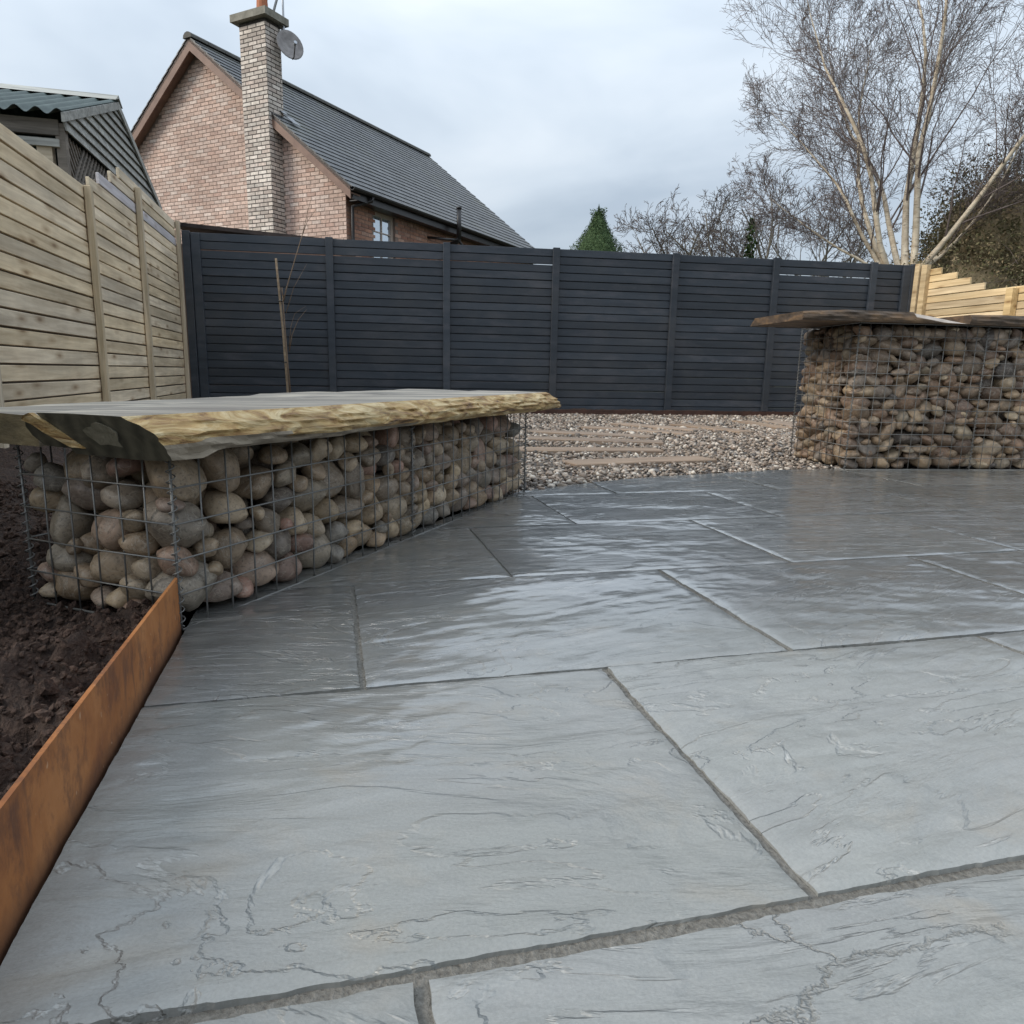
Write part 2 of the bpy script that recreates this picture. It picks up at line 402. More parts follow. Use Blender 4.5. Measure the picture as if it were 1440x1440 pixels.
# live-edge timber
def live_edge():
    m = Mt('live_edge', .62, spec=.4)
    c = m.coord((7, 9, 42), rand=False, rot=(0, 0, R(-53.8))); n = m.noise(c, 1.0, 7, .65, 1.2)
    c2 = m.coord((5, 5, 11), rand=False, rot=(0, 0, R(-53.8))); n2 = m.noise(c2, 1.0, 4, .6, .6)
    col = m.ramp(n, [(.30, (.055, .03, .015)), (.40, (.23, .125, .045)), (.50, (.40, .265, .105)), (.62, (.60, .475, .27)), (.74, (.29, .17, .065))])
    col = m.mix(m.ramp(n2, [(.55, g3(0)), (.72, g3(.7))]), col, (.33, .25, .13))
    m.color(col); m.normal(m.bump(n, .9, .016)); return m.m
LIVE = live_edge()
def slab_top(name, a, b, c_, sc=(2.2, 2.2, 1)):
    m = Mt(name, .42, spec=.5)
    c = m.coord((1.5, 16, 16), rand=False, rot=(0, 0, R(-53.8))); n = m.noise(c, 1.0, 6, .6, .8)
    n2 = m.noise(m.coord((1.2, 5, 5), rand=False, rot=(0, 0, R(-53.8))), 1.0, 4)
    col = m.ramp(n, [(.34, a), (.5, b), (.62, c_)])
    col = m.mix(1.0, col, m.ramp(n2, [(.3, g3(.75)), (.7, g3(1.12))]), 'MULTIPLY')
    m.color(col); m.normal(m.bump(n, .4, .004)); return m.m
SLABTOP = slab_top('weathered_slab_top', (.15, .125, .10), (.32, .285, .235), (.58, .51, .40))
def slab_end():
    m = Mt('sawn_slab_end', .5, spec=.4)
    c = m.coord((14, 14, 14), rand=False); n = m.noise(c, 1.0, 6, .6, .8)
    w = m.n('TexWave', {'Vector': m.coord((1, 1, 1), rand=False), 'Scale': 9.0, 'Distortion': 5.0, 'Detail': 3.0}, out='Color')
    col = m.ramp(n, [(.3, (.022, .022, .016)), (.55, (.058, .055, .040)), (.75, (.13, .118, .082))])
    col = m.mix(.22, col, m.mix(1.0, w, (.12, .11, .08), 'MULTIPLY'))
    m.color(col); m.normal(m.bump(n, .4, .004)); return m.m
SLABEND = slab_end()
KNOT = simple('pale_sawn_knot', [(.3, (.10, .095, .068)), (.7, (.20, .185, .14))], (30, 30, 30), .6)
UNDER = simple('slab_underside', [(.3, (.13, .105, .075)), (.7, (.29, .245, .185))], (9, 9, 30), .75, .7, .012)
OLIVE = simple('olive_slab_end', [(.3, (.06, .045, .022)), (.55, (.12, .09, .045)), (.8, (.21, .165, .09))], (13, 13, 30), .65, .6, .01)
DARKTOP = slab_top('dark_counter_top', (.05, .032, .022), (.12, .075, .05), (.22, .14, .09))
DARKEDGE = simple('dark_counter_edge', [(.28, (.03, .023, .017)), (.5, (.085, .058, .038)), (.64, (.17, .105, .055)), (.8, (.085, .075, .058))], (5, 9, 22), .6, .8, .012)
PALECUT = simple('pale_bevel_cut', [(.3, (.30, .25, .21)), (.7, (.52, .46, .40))], (8, 8, 26), .6, .5, .006)

# house
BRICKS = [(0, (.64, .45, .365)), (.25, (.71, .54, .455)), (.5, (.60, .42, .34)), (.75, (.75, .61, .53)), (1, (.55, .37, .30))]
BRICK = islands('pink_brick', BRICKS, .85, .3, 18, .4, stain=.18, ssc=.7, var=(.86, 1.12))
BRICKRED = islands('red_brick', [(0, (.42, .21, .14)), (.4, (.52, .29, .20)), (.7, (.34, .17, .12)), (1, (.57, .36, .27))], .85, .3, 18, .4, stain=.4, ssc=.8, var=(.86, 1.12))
BRICKPALE = islands('pale_chimney_brick', [(0, (.72, .62, .53)), (.4, (.82, .74, .66)), (.8, (.62, .51, .44)), (1, (.77, .68, .60))], .85, .3, 18, .4, stain=.2, ssc=1.1)
MORTDARK = simple('dark_mortar', [(.3, (.20, .15, .125)), (.7, (.31, .24, .205))], (10, 10, 10), .9, .3)
MORTCHIM = simple('sooty_mortar', [(.3, (.04, .034, .03)), (.7, (.08, .066, .058))], (10, 10, 10), .9, .3)
TILE = islands('grey_roof_tile', [(0, (.040, .042, .046)), (.5, (.058, .060, .064)), (1, (.075, .077, .08))], .42, .35, 7, .3, spec=.5, stain=.35, ssc=.5, tint=(.085, .085, .05))
RIDGE = simple('ridge_tile', [(.3, (.05, .048, .042)), (.7, (.095, .09, .075))], (7, 7, 7), .7)
BARGE = simple('brown_bargeboard', [(.3, (.17, .10, .075)), (.7, (.25, .155, .115))], (5, 5, 5), .6, .2)
GUTTER = Mt('dark_plastic', .35, (.025, .022, .022)).m
CAPSTONE = simple('chimney_cap_stone', [(.3, (.17, .16, .13)), (.7, (.33, .31, .26))], (7, 7, 7), .9, .4)
TERRA = simple('terracotta', [(.3, (.36, .12, .06)), (.7, (.48, .19, .10))], (7, 7, 7), .8, .2)
WHITE = Mt('window_frame_paint', .4, (.55, .45, .38)).m
GLASS = Mt('window_glass', .05, (.62, .67, .72), .8, .75).m
LEAD = Mt('grey_lead', .5, (.28, .29, .31)).m
DISH = simple('grey_dish', [(.3, (.15, .135, .13)), (.7, (.30, .275, .265))], (9, 9, 9), .5, .1)
ALU = Mt('aluminium_tube', .4, (.42, .44, .47), .5, .6).m
GREENROOF = simple('green_corrugated_sheet', [(.3, (.032, .052, .046)), (.7, (.075, .105, .092))], (3, 3, 3), .55, .2)
FELT = simple('dark_felt', [(.3, (.022, .018, .018)), (.7, (.06, .045, .042))], (6, 6, 6), .9)
DARKIN = simple('dark_interior', [(.3, (.015, .018, .018)), (.7, (.03, .034, .034))], (3, 3, 3), .9)
# plants
def bark(name, a, b, sc=(10, 10, 3)):
    return simple(name, [(.3, a), (.7, b)], sc, .8, .5, .01)
def birch_bark():
    m = Mt('birch_bark', .75)
    n = m.noise(m.coord((5, 5, 7), rand=False), 1.0, 5, .6); n2 = m.noise(m.coord((5, 5, 34), rand=False), 1.0, 4, .6)
    col = m.ramp(n, [(.3, (.36, .28, .19)), (.7, (.74, .65, .51))])
    col = m.mix(m.ramp(n2, [(.60, g3(0)), (.66, g3(.8))]), col, (.09, .07, .055))
    m.color(col); m.normal(m.bump(n2, .4, .008)); return m.m
BIRCHBARK = birch_bark()
BIRCHTWIG = bark('birch_twig', (.085, .065, .060), (.175, .14, .128))
BAREBARK = bark('bare_bark', (.10, .09, .072), (.20, .18, .145))
BARETWIG = bark('bare_twig', (.062, .048, .043), (.125, .10, .09))
PINKTWIG = bark('pinkish_twig', (.20, .15, .14), (.30, .24, .23))
SAPBARK = bark('sapling_bark', (.12, .08, .055), (.26, .19, .13))
CONIF = islands('conifer_leaf', [(0, (.042, .072, .030)), (.5, (.066, .108, .046)), (1, (.098, .145, .066))], .7, .2, 3, .0, spec=.12)
YEW = islands('dark_evergreen_leaf', [(0, (.085, .085, .042)), (.4, (.15, .138, .072)), (.7, (.22, .18, .105)), (1, (.27, .205, .13))], .75, .2, 3, .0, spec=.12)
IVY = islands('ivy_leaf', [(0, (.028, .05, .016)), (.6, (.05, .085, .028)), (1, (.08, .12, .045))], .6, .2, 3, .0, spec=.12)

# ------------------------------------------------------------------ setting: ground, gravel bed, soil
def struct(o): o['kind'] = 'structure'; return o
mb = MB(); mb.add([(-900, -900, -.09), (900, -900, -.09), (900, 900, -.09), (-900, 900, -.09)], [(0, 1, 2, 3)])
struct(mb.build('ground', GROUND))

# patio outline (convex): corten on the left, gabion line, gravel arc, right gabion
GK = V3(-.315, 1.541); GA = V3(.591, .807) / np.hypot(.591, .807); GB = V3(-GA[1], GA[0])
RK = V3(3.05, 3.70); RA = V3(.993, -.118) / np.hypot(.993, .118); RB = V3(-RA[1], RA[0])
PATIO = [(-.306, -1.2), (4.9, -1.2), (5.6, 3.46), (3.04, 3.76), (2.62, 3.735), (2.31, 3.68), (1.95, 3.60), (1.61, 3.52), (1.22, 3.36), (.86, 3.19), (-.306, 1.675)]

mb = MB(); mb.prism([(x, y, -.05) for x, y in PATIO], (0, 0, .0425))
patio = struct(mb.build('patio', MORTAR))

def slab(x0, x1, y0, y1, res):
    cx, cy = (x0 + x1) / 2, (y0 + y1) / 2
    nx = max(4, int((x1 - x0) / res)); ny = max(4, int((y1 - y0) / res))
    bm = bmesh.new()
    xs = np.linspace(x0, x1, nx + 1); ys = np.linspace(y0, y1, ny + 1)
    vs = [[bm.verts.new((x, y, 0)) for x in xs] for y in ys]
    for j in range(ny):
        for i in range(nx): bm.faces.new((vs[j][i], vs[j][i + 1], vs[j + 1][i + 1], vs[j + 1][i]))
    n = len(PATIO)
    for i in range(n):
        a = PATIO[i]; b = PATIO[(i + 1) % n]
        d = (b[0] - a[0], b[1] - a[1]); nrm = (d[1], -d[0])      # outward of a counter-clockwise outline
        if all((p[0] - a[0]) * nrm[0] + (p[1] - a[1]) * nrm[1] < 0 for p in ((x0, y0), (x1, y0), (x1, y1), (x0, y1))): continue
        bmesh.ops.bisect_plane(bm, geom=bm.verts[:] + bm.edges[:] + bm.faces[:], plane_co=(a[0], a[1], 0), plane_no=(nrm[0], nrm[1], 0), clear_outer=True, dist=1e-6)
    if not bm.faces: bm.free(); return
    bm.verts.index_update()
    P = np.array([v.co[:] for v in bm.verts])
    seed = random.uniform(0, 200); an = random.uniform(-.32, .28)
    u = (P[:, 0] - cx) * math.cos(an) + (P[:, 1] - cy) * math.sin(an); w = -(P[:, 0] - cx) * math.sin(an) + (P[:, 1] - cy) * math.cos(an)
    nn = fbm(u * 1.5 + seed, w * 5.0 + seed * .7, 5, .55)
    k = 5.0; f = nn * k; fl = np.floor(f); fr = f - fl
    terr = (fl + np.clip(fr / .12, 0, 1)) / k
    far = min(1.0, max(0.0, (cy - 1.2) / .9))
    h = (.0032 - .0025 * far) * terr + (.0020 - .0015 * far) * fbm(u * 3 + seed, w * 2.2, 3) + (.0013 - .0010 * far) * fbm(u * 4 + seed, w * 30 + 5, 3, .65)
    tilt = random.uniform(-.002, .002)
    h = h + tilt * u
    # ragged, slightly dropped arrises
    dx = np.minimum(P[:, 0] - x0, x1 - P[:, 0]); dy = np.minimum(P[:, 1] - y0, y1 - P[:, 1]); de = np.minimum(dx, dy)
    h = h - .0022 * np.clip(1 - de / .012, 0, 1)
    jx = .0013 * fbm(P[:, 1] * 34 + seed, P[:, 0] * 3, 4, .75); jy = .0013 * fbm(P[:, 0] * 34 + seed * 2, P[:, 1] * 3, 4, .75)
    wx = np.clip(1 - dx / .012, 0, 1); wy = np.clip(1 - dy / .012, 0, 1)
    for v, hz, ax, ay in zip(bm.verts, h, jx * wx, jy * wy): v.co = (v.co.x - cx + ax, v.co.y - cy + ay, hz)
    for fa in bm.faces: fa.smooth = True
    be = [e for e in bm.edges if e.is_boundary]
    ret = bmesh.ops.extrude_edge_only(bm, edges=be)
    for v in ret['geom']:
        if isinstance(v, bmesh.types.BMVert): v.co.z = -.03
    for fa in ret['geom']:
        if isinstance(fa, bmesh.types.BMFace): fa.smooth = False
    for e in be: e.smooth = False
    bmesh.ops.recalc_face_normals(bm, faces=bm.faces[:])
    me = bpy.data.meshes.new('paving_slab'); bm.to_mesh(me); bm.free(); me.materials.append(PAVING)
    o = bpy.data.objects.new('paving_slab', me); COL.objects.link(o); o.parent = patio; o.location = (cx, cy, 0)

JY = (.006, .006, .0085, .0034, .0034, .003, .003, .003)   # half joint widths below each row
rows = [(-.68, -.06, .49), (-.06, .56, .065), (.56, 1.18, .488), (1.18, 1.80, .042), (1.80, 2.435, .466), (2.435, 3.06, .872), (3.06, 3.78, 1.29)]
for ri, (y0, y1, xj) in enumerate(rows):
    per = .868 if ri != 3 else .853
    x = xj - per * 2
    while x < 5.6:
        jx_ = (.0075, .0075, .0062, .0062, .0045, .004, .004)[ri]
        a, b = x + jx_, x + per - jx_
        if b > -.31:
            res = .0075 if y1 < 1.3 and a < 1.8 else (.010 if y1 < 2.5 and a < 3 else .018)
            slab(a, b, y0 + JY[ri], y1 - JY[ri + 1], res)
        x += per

# gravel bed (sheet) and its stones
GRAV = [(.45, 3.0), (.872, 3.165), (1.22, 3.36), (1.61, 3.52), (1.95, 3.60), (2.31, 3.68), (2.62, 3.735), (3.04, 3.76), (8.5, 3.1), (8.5, 9.28), (.45, 9.62)]
mb = MB(); mb.add([(x, y, -.016) for x, y in [(.45, 3.0), (.872, 3.165), (3.04, 3.76), (8.5, 3.1), (8.5, 9.28), (.45, 9.62)]], [(0, 1, 2, 3, 4, 5)])
struct(mb.build('gravel_bed', GRAVELBED))
sl = [(1.905, 4.16, 8, 1.03, 'nearest brown sleeper set in the gravel, closest to the grey paving'),
      (1.78, 4.83, -7, 1.1, 'second brown sleeper from the paving, running in behind the bench end'),
      (2.12, 5.56, -23, 1.12, 'third brown sleeper from the paving, lying slanted in the gravel'),
      (2.30, 6.16, -36, 1.15, 'fourth brown sleeper from the paving, half sunk in the gravel'),
      (2.94, 6.60, -50, 1.12, 'fifth brown sleeper from the paving, in the middle of the curved path'),
      (3.36, 7.03, -62, 1.1, 'sixth brown sleeper from the paving, steeply turned in the gravel'),
      (3.92, 6.86, -78, 1.1, 'seventh brown sleeper from the paving, pointing away from the bench'),
      (4.88, 7.38, -97, 1.15, 'sleeper second from the right gabion, pointing at the slate grey fence'),
      (5.30, 7.55, -106, 1.0, 'farthest brown sleeper, just left of the tall gabion')]
def inpoly(x, y, poly):
    c = np.zeros(len(x), bool); n = len(poly)
    for i in range(n):
        x1, y1 = poly[i]; x2, y2 = poly[i - 1]
        hit = ((y1 > y) != (y2 > y)) & (x < (x2 - x1) * (y - y1) / (y2 - y1 + 1e-12) + x1); c ^= hit
    return c
def rotmats(n, maxtilt=None):
    if maxtilt is None:
        q = rng.normal(size=(n, 4)); q /= np.linalg.norm(q, axis=1)[:, None]
    else:
        ax = rng.normal(size=(n, 3)); ax[:, 2] = 0; ax /= np.linalg.norm(ax, axis=1)[:, None]
        t = rng.normal(0, maxtilt, n); q1 = np.concatenate([np.cos(t / 2)[:, None], np.sin(t / 2)[:, None] * ax], 1)
        s = rng.uniform(0, 2 * np.pi, n); q2 = np.stack([np.cos(s / 2), 0 * s, 0 * s, np.sin(s / 2)], 1)
        w1, x1, y1, z1 = q1.T; w2, x2, y2, z2 = q2.T
        q = np.stack([w1 * w2 - x1 * x2 - y1 * y2 - z1 * z2, w1 * x2 + x1 * w2 + y1 * z2 - z1 * y2, w1 * y2 - x1 * z2 + y1 * w2 + z1 * x2, w1 * z2 + x1 * y2 - y1 * x2 + z1 * w2], 1)
    w, x, y, z = q.T
    return np.stack([np.stack([1 - 2 * (y * y + z * z), 2 * (x * y - w * z), 2 * (x * z + w * y)], 1), np.stack([2 * (x * y + w * z), 1 - 2 * (x * x + z * z), 2 * (y * z - w * x)], 1), np.stack([2 * (x * z - w * y), 2 * (y * z + w * x), 1 - 2 * (x * x + y * y)], 1)], 1)
def ico(sub):
    bm = bmesh.new(); bmesh.ops.create_icosphere(bm, subdivisions=sub, radius=1)
    v = np.array([x.co[:] for x in bm.verts]); f = np.array([[y.index for y in x.verts] for x in bm.faces]); bm.free(); return v, f
def fastmesh(name, V, F, mat, smooth=False, root=None):
    me = bpy.data.meshes.new(name); nv, nf, k = len(V), len(F), F.shape[1]
    me.vertices.add(nv); me.vertices.foreach_set('co', V.astype(np.float32).ravel())
    me.loops.add(nf * k); me.loops.foreach_set('vertex_index', F.astype(np.int32).ravel())
    me.polygons.add(nf); me.polygons.foreach_set('loop_start', np.arange(0, nf * k, k, dtype=np.int32)); me.polygons.foreach_set('loop_total', np.full(nf, k, np.int32))
    me.polygons.foreach_set('use_smooth', np.full(nf, smooth))
    me.update(calc_edges=True); me.materials.append(mat)
    o = bpy.data.objects.new(name, me); COL.objects.link(o)
    if root: o.parent = root; o.location = -root_world(root)
    return o
def scatter_mesh(C, S, sub, jitter=.18, tilt=None, rm=None):
    """many deformed icospheres: centres C, semi-axes S"""
    v0, f0 = ico(sub); n = len(C)
    rm = rotmats(n, tilt) if rm is None else rm
    vv = v0[None] * (1 + rng.normal(0, jitter, (n, len(v0), 1))) * S[:, None, :]
    vv = np.einsum('nij,nkj->nki', rm, vv) + C[:, None, :]
    ff = f0[None] + (np.arange(n) * len(v0))[:, None, None]
    return vv.reshape(-1, 3), ff.reshape(-1, 3)
Vs, Fs, off = [], [], 0
for (ya, yb, n, sub, sz) in ((3.0, 4.6, 19000, 2, .0092), (4.6, 6.6, 14000, 1, .0125), (6.6, 9.7, 15000, 1, .0145)):
    x = rng.uniform(.45, 7.8, n); y = rng.uniform(ya, yb, n)
    ok = inpoly(x, y, GRAV)
    dg = V3(RK[0], RK[1])
    ra = (x - RK[0]) * RA[0] + (y - RK[1]) * RA[1]; rb = (x - RK[0]) * RB[0] + (y - RK[1]) * RB[1]
    ok &= ~((ra > .03) & (rb > .03) & (rb < .62))
    for (qx, qy, an, L, lab) in sl:          # the sleeper tops lie bare but for a few strays
        ca, sa = math.cos(R(an)), math.sin(R(an)); uu = (x - qx) * ca + (y - qy) * sa; ww = -(x - qx) * sa + (y - qy) * ca
        ok &= ~((np.abs(uu) < L / 2 + .004) & (np.abs(ww) < .111) & (rng.uniform(0, 1, n) > .03))
    x, y = x[ok], y[ok]; n = len(x)
    s = sz * rng.lognormal(0, .32, n)
    S = np.stack([s * 1.15, s * rng.uniform(.75, 1, n), s * rng.uniform(.5, .8, n)], 1)
    z = -.010 + rng.uniform(0, .016, n) + .008 * fbm(x * 1.3, y * 1.3, 2)
    v, f = scatter_mesh(np.stack([x, y, z], 1), S, sub, .10, .5)
    Vs.append(v); Fs.append(f + off); off += len(v)
g = fastmesh('gravel', np.concatenate(Vs), np.concatenate(Fs), GRAVEL, smooth=True); g['kind'] = 'stuff'

# soil beds
def soil_sheet(name, x0, x1, y0, y1, res, base, amp, keep=None):
    nx = int((x1 - x0) / res); ny = int((y1 - y0) / res)
    X, Y = np.meshgrid(np.linspace(x0, x1, nx + 1), np.linspace(y0, y1, ny + 1))
    b = base(X, Y) if callable(base) else base
    Z = b + amp * (1.2 * fbm(X * 3, Y * 3, 3) + .9 * np.abs(fbm(X * 11 + 4, Y * 11, 4, .6)) + .5 * fbm(X * 34, Y * 34, 3, .7))
    V = np.stack([X.ravel(), Y.ravel(), Z.ravel()], 1)
    i = np.arange(ny)[:, None] * (nx + 1) + np.arange(nx)[None]
    F = np.stack([i, i + 1, i + nx + 2, i + nx + 1], -1).reshape(-1, 4)
    if keep is not None:
        c = V[F].mean(1); F = F[keep(c[:, 0], c[:, 1])]
    return struct(fastmesh(name, V, F, SOIL, True))
def bed_keep(x, y):
    a = (x - GK[0]) * GA[0] + (y - GK[1]) * GA[1]; b = (x - GK[0]) * GB[0] + (y - GK[1]) * GB[1]
    return (x < -.318) & ~((b < .09) & (a > .01)) | ((b > .09) & (a > .0)) | ((y > 3.9) & (x < .6))
def bed_base(X, Y):
    return .004 + .07 * np.clip((X + .9) / .6, 0, 1) * np.clip((1.42 - Y) / .5, 0, 1) + .03 * np.clip((-.75 - X) / .3, 0, 1) + .05 * np.clip((Y - 4) / 5, 0, 1)
soil_sheet('soil_bed', -2.0, -.312, -.6, 2.3, .011, bed_base, .034, bed_keep)
soil_sheet('soil_bed', -2.0, .75, 2.29, 10.6, .05, bed_base, .03, bed_keep)
soil_sheet('soil_border', .5, 8.6, 9.33, 9.95, .03, lambda X, Y: .042 + 0 * X, .016, lambda x, y: y > 9.55 - x * .0387)
Vs, Fs, off = [], [], 0
for n, sz, sub in ((900, .0072, 2), (46000, .0040, 1)):
    x = rng.uniform(-1.8, -.335, n); y = rng.uniform(-.3, 3.2, n) ** 1.0
    ok = bed_keep(x, y); x, y = x[ok], y[ok]; n = len(x)
    s = sz * rng.lognormal(0, .5, n)
    z = bed_base(x, y) + .034 * (1.2 * fbm(x * 3, y * 3, 3) + .9 * np.abs(fbm(x * 11 + 4, y * 11, 4, .6)) + .5 * fbm(x * 34, y * 34, 3, .7)) + s * .3
    v, f = scatter_mesh(np.stack([x, y, z], 1), np.stack([s, s * .85, s * .7], 1), sub, .22)
    Vs.append(v); Fs.append(f + off); off += len(v)
v = np.concatenate(Vs); f = np.concatenate(Fs)
o = fastmesh('soil_clods', v, f, CLOD, False); o['kind'] = 'stuff'

# ------------------------------------------------------------------ corten edging
def strip_edging(name, pts, z0, z1, th, mat, label, wob=0):
    root = thing(name, (pts[0][0], pts[0][1], 0), label, 'metal edging')
    mb = MB(); N = 40
    P = []
    for i in range(N + 1):
        t = i / N; P.append(np.array(pts[0]) * (1 - t) + np.array(pts[1]) * t)
    d = (P[-1] - P[0]) / np.linalg.norm(P[-1] - P[0]); nn = V3(-d[1], d[0])
    vs = []
    for i, p in enumerate(P):
        w = wob * math.sin(i * .55) * .5
        for q, z in ((-th / 2, z0), (-th / 2, z1[0] + (z1[1] - z1[0]) * i / N), (th / 2, z1[0] + (z1[1] - z1[0]) * i / N), (th / 2, z0)):
            vs.append((p[0] + nn[0] * (q + w), p[1] + nn[1] * (q + w), z))
    fs = []
    for i in range(N):
        for k in range(4): fs.append((i * 4 + k, i * 4 + (k + 1) % 4, i * 4 + 4 + (k + 1) % 4, i * 4 + 4 + k))
    fs += [(3, 2, 1, 0), (N * 4, N * 4 + 1, N * 4 + 2, N * 4 + 3)]
    mb.add(vs, fs); mb.build('steel_strip', mat, root)
    mb = MB()
    for t in (.25, .62):
        p = P[int(N * t)] + nn * (th / 2 + .012); mb.box((p[0], p[1], (z0 + z1[0]) / 2), .024, .024, z1[0] - z0 - .03, (d[0], d[1], 0), (nn[0], nn[1], 0))
    mb.build('fixing_peg', mat, root)
    return root
strip_edging('steel_edging', ((-.3125, -.7), (-.3185, 1.545)), -.05, (.150, .112), .006, RUST, 'orange rusted steel edging strip between dark soil and grey paving')
strip_edging('steel_edging', ((.55, 9.52), (8.3, 9.22)), -.05, (.062, .062), .008, RUSTDARK, 'long dark rusted steel edging along the gravel in front of the slate grey fence', .004)

# ------------------------------------------------------------------ gabions
def pack(L, D, H, r_mean, flat, fill, sig=.28, its=130, g=.0008):
    Hs = H / flat; vol = L * D * Hs
    r = []
    while sum(4.19 * q ** 3 for q in r) < fill * vol: r.append(min(max(r_mean * random.lognormvariate(0, sig), r_mean * .5), r_mean * 1.7))
    r = np.array(r); n = len(r)
    P = rng.uniform(0, 1, (n, 3)) * (L, D, Hs)
    for it in range(its):
        P[:, 2] -= g
        d = P[:, None] - P[None]; dist = np.sqrt((d ** 2).sum(-1)) + 1e-9; ov = r[:, None] + r[None] - dist
        np.fill_diagonal(ov, 0); ov = np.clip(ov, 0, None)
        P += (d / dist[..., None] * (ov * .28)[..., None]).sum(1)
        P = np.clip(P, r[:, None] * .9, np.array((L, D, Hs)) - r[:, None] * .9)
    P[:, 2] *= flat
    return P, r
def cobble_meshes(mat, n=12):
    out = []
    for i in range(n):
        v, f = ico(3)
        ph = rng.uniform(0, 100)
        # a few soft planes cut the ball into a worn pebble
        for k in range(7):
            nrm = rng.normal(size=3); nrm /= np.linalg.norm(nrm); dd = v @ nrm; lim = rng.uniform(.52, .86)
            ex = np.clip(dd - lim, 0, None); v = v - nrm[None] * (ex * .62)[:, None]
        v = v * (1 + .085 * fbm(v[:, 0] * 1.6 + ph, v[:, 1] * 1.6 + v[:, 2] * 1.3, 2))[:, None]
        v = v / np.abs(v).max(0)
        me = bpy.data.meshes.new('cobble'); me.from_pydata(v.tolist(), [], f.tolist()); me.polygons.foreach_set('use_smooth', [True] * len(f)); me.materials.append(mat); me.update()
        out.append((me, v, f))
    return out
def cage(root, K, A, B, L, D, H, seams, cell=.0725, w=.0021):
    A3 = V3(A[0], A[1], 0); B3 = V3(B[0], B[1], 0); Z = V3(0, 0, 1); K3 = V3(K[0], K[1], 0)
    na = max(1, round(L / cell)); nb = max(1, round(D / cell)); nh = max(1, round(H / cell))
    def panel(o, u, nu, lu, nrm):
        mb = MB()
        for i in range(nu + 1):
            p = o + u * (lu * i / nu); ww = w * (1.4 if i in (0, nu) else 1)
            j = rng.normal(0, .0016, 2)
            mb.tube([p + u * j[0], p + Z * H * .5 + nrm * j[1] + u * j[0] * .3, p + Z * H], ww, 5)
        for k in range(nh + 1):
            p = o + Z * (H * k / nh) + nrm * (w * 1.7)
            sag = rng.normal(0, .0015)
            mb.tube([p, p + u * lu * .5 + Z * sag, p + u * lu], w * (1.4 if k in (0, nh) else 1), 5)
        mb.build('mesh_panel', WIRE, root, smooth=True)
    ss = [0] + seams + [L]
    for a, b in zip(ss[:-1], ss[1:]):
        panel(K3 + A3 * a, A3, max(1, round((b - a) / cell)), b - a, -B3)
        panel(K3 + B3 * D + A3 * a, A3, max(1, round((b - a) / cell)), b - a, B3)
    panel(K3, B3, nb, D, -A3); panel(K3 + A3 * L, B3, nb, D, A3)
    for s, bb, t0 in [(0, 0, 0), (0, D, 0)] + [(q, 0, 0) for q in seams] + [(L, 0, 0)]:
        mb = MB(); pts = []
        turns = int(H / .022)
        for i in range(turns * 8 + 1):
            a = 2 * math.pi * i / 8
            pts.append(K3 + A3 * s + B3 * bb + A3 * (.0085 * math.cos(a)) + B3 * (.0085 * math.sin(a)) + Z * (.004 + (H - .01) * i / (turns * 8)))
        mb.tube(pts, .0015, 4); mb.build('corner_spiral', WIRE, root, smooth=True)
def fill_gabion(root, K, A, B, stones, meshes, matstuff, tilt, flat, rank, dims, nparts=300):
    """stones: list of local centre, radius"""
    P = np.array([s[0] for s in stones]); r = np.array([s[1] for s in stones]); n = len(P)
    key = rank(P, r); order = np.argsort(key)
    rm = rotmats(n, tilt)
    S = np.stack([r * rng.uniform(1.0, 1.36, n), r * rng.uniform(.9, 1.1, n), r * flat * rng.uniform(.85, 1.15, n)], 1)
    # keep every stone inside the wires
    A3 = V3(A[0], A[1], 0); B3 = V3(B[0], B[1], 0)
    def ext(ax): return np.sqrt((np.einsum('nji,j->ni', rm, ax) ** 2 * S ** 2).sum(1))
    for q, ax in enumerate((A3, B3, V3(0, 0, 1))):
        e = ext(ax) * .97; P[:, q] = np.clip(P[:, q], e, np.maximum(dims[q] - e, e))
        if q == 2: P[:, q] = np.where(P[:, q] - e < .03, e, P[:, q])
        if q < 2: P[:, q] = np.where(P[:, q] - e < (.05 if dims[2] > .5 else .024), e, P[:, q])      # the outer layer leans on the mesh
    W = np.stack([K[0] + P[:, 0] * A[0] + P[:, 1] * B[0], K[1] + P[:, 0] * A[1] + P[:, 1] * B[1], P[:, 2]], 1)
    for i in order[:nparts]:
        me = meshes[int(rng.integers(len(meshes)))][0]
        M = Matrix(rm[i].tolist()).to_4x4() @ Matrix.Diagonal((*S[i].tolist(), 1))
        M = Matrix.Translation(W[i].tolist()) @ M
        piece('cobble', me, root, M)
    rest = order[nparts:]
    if len(rest):
        v, f = scatter_mesh(W[rest], S[rest], 2 if len(rest) < 1500 else 2, .03, rm=rm[rest])
        o = fastmesh('cobble_fill', v, f, matstuff, True, root); o['kind'] = 'stuff'

MA = cobble_meshes(COBBLE_A); MBm = cobble_meshes(COBBLE_B)
gab = thing('gabion_basket', (GK[0], GK[1], 0), 'low wire gabion of pale cobbles under the long live-edge bench on the left', 'gabion', 'wire gabions of cobbles beside the paving')
P, r = pack(2.0, .45, .368, .0385, .80, .75, sig=.36)
fill_gabion(gab, GK, GA, GB, [((p[0], p[1], p[2] + .002), q) for p, q in zip(P, r)], MA, COBBLE_AS, .55, .84,
            lambda P, r: np.minimum(np.minimum(P[:, 1] - r, P[:, 0] - r + .004), 9) - r * .3, (2.0, .45, .374))
cage(gab, GK, GA, GB, 2.0, .45, .374, [.965])

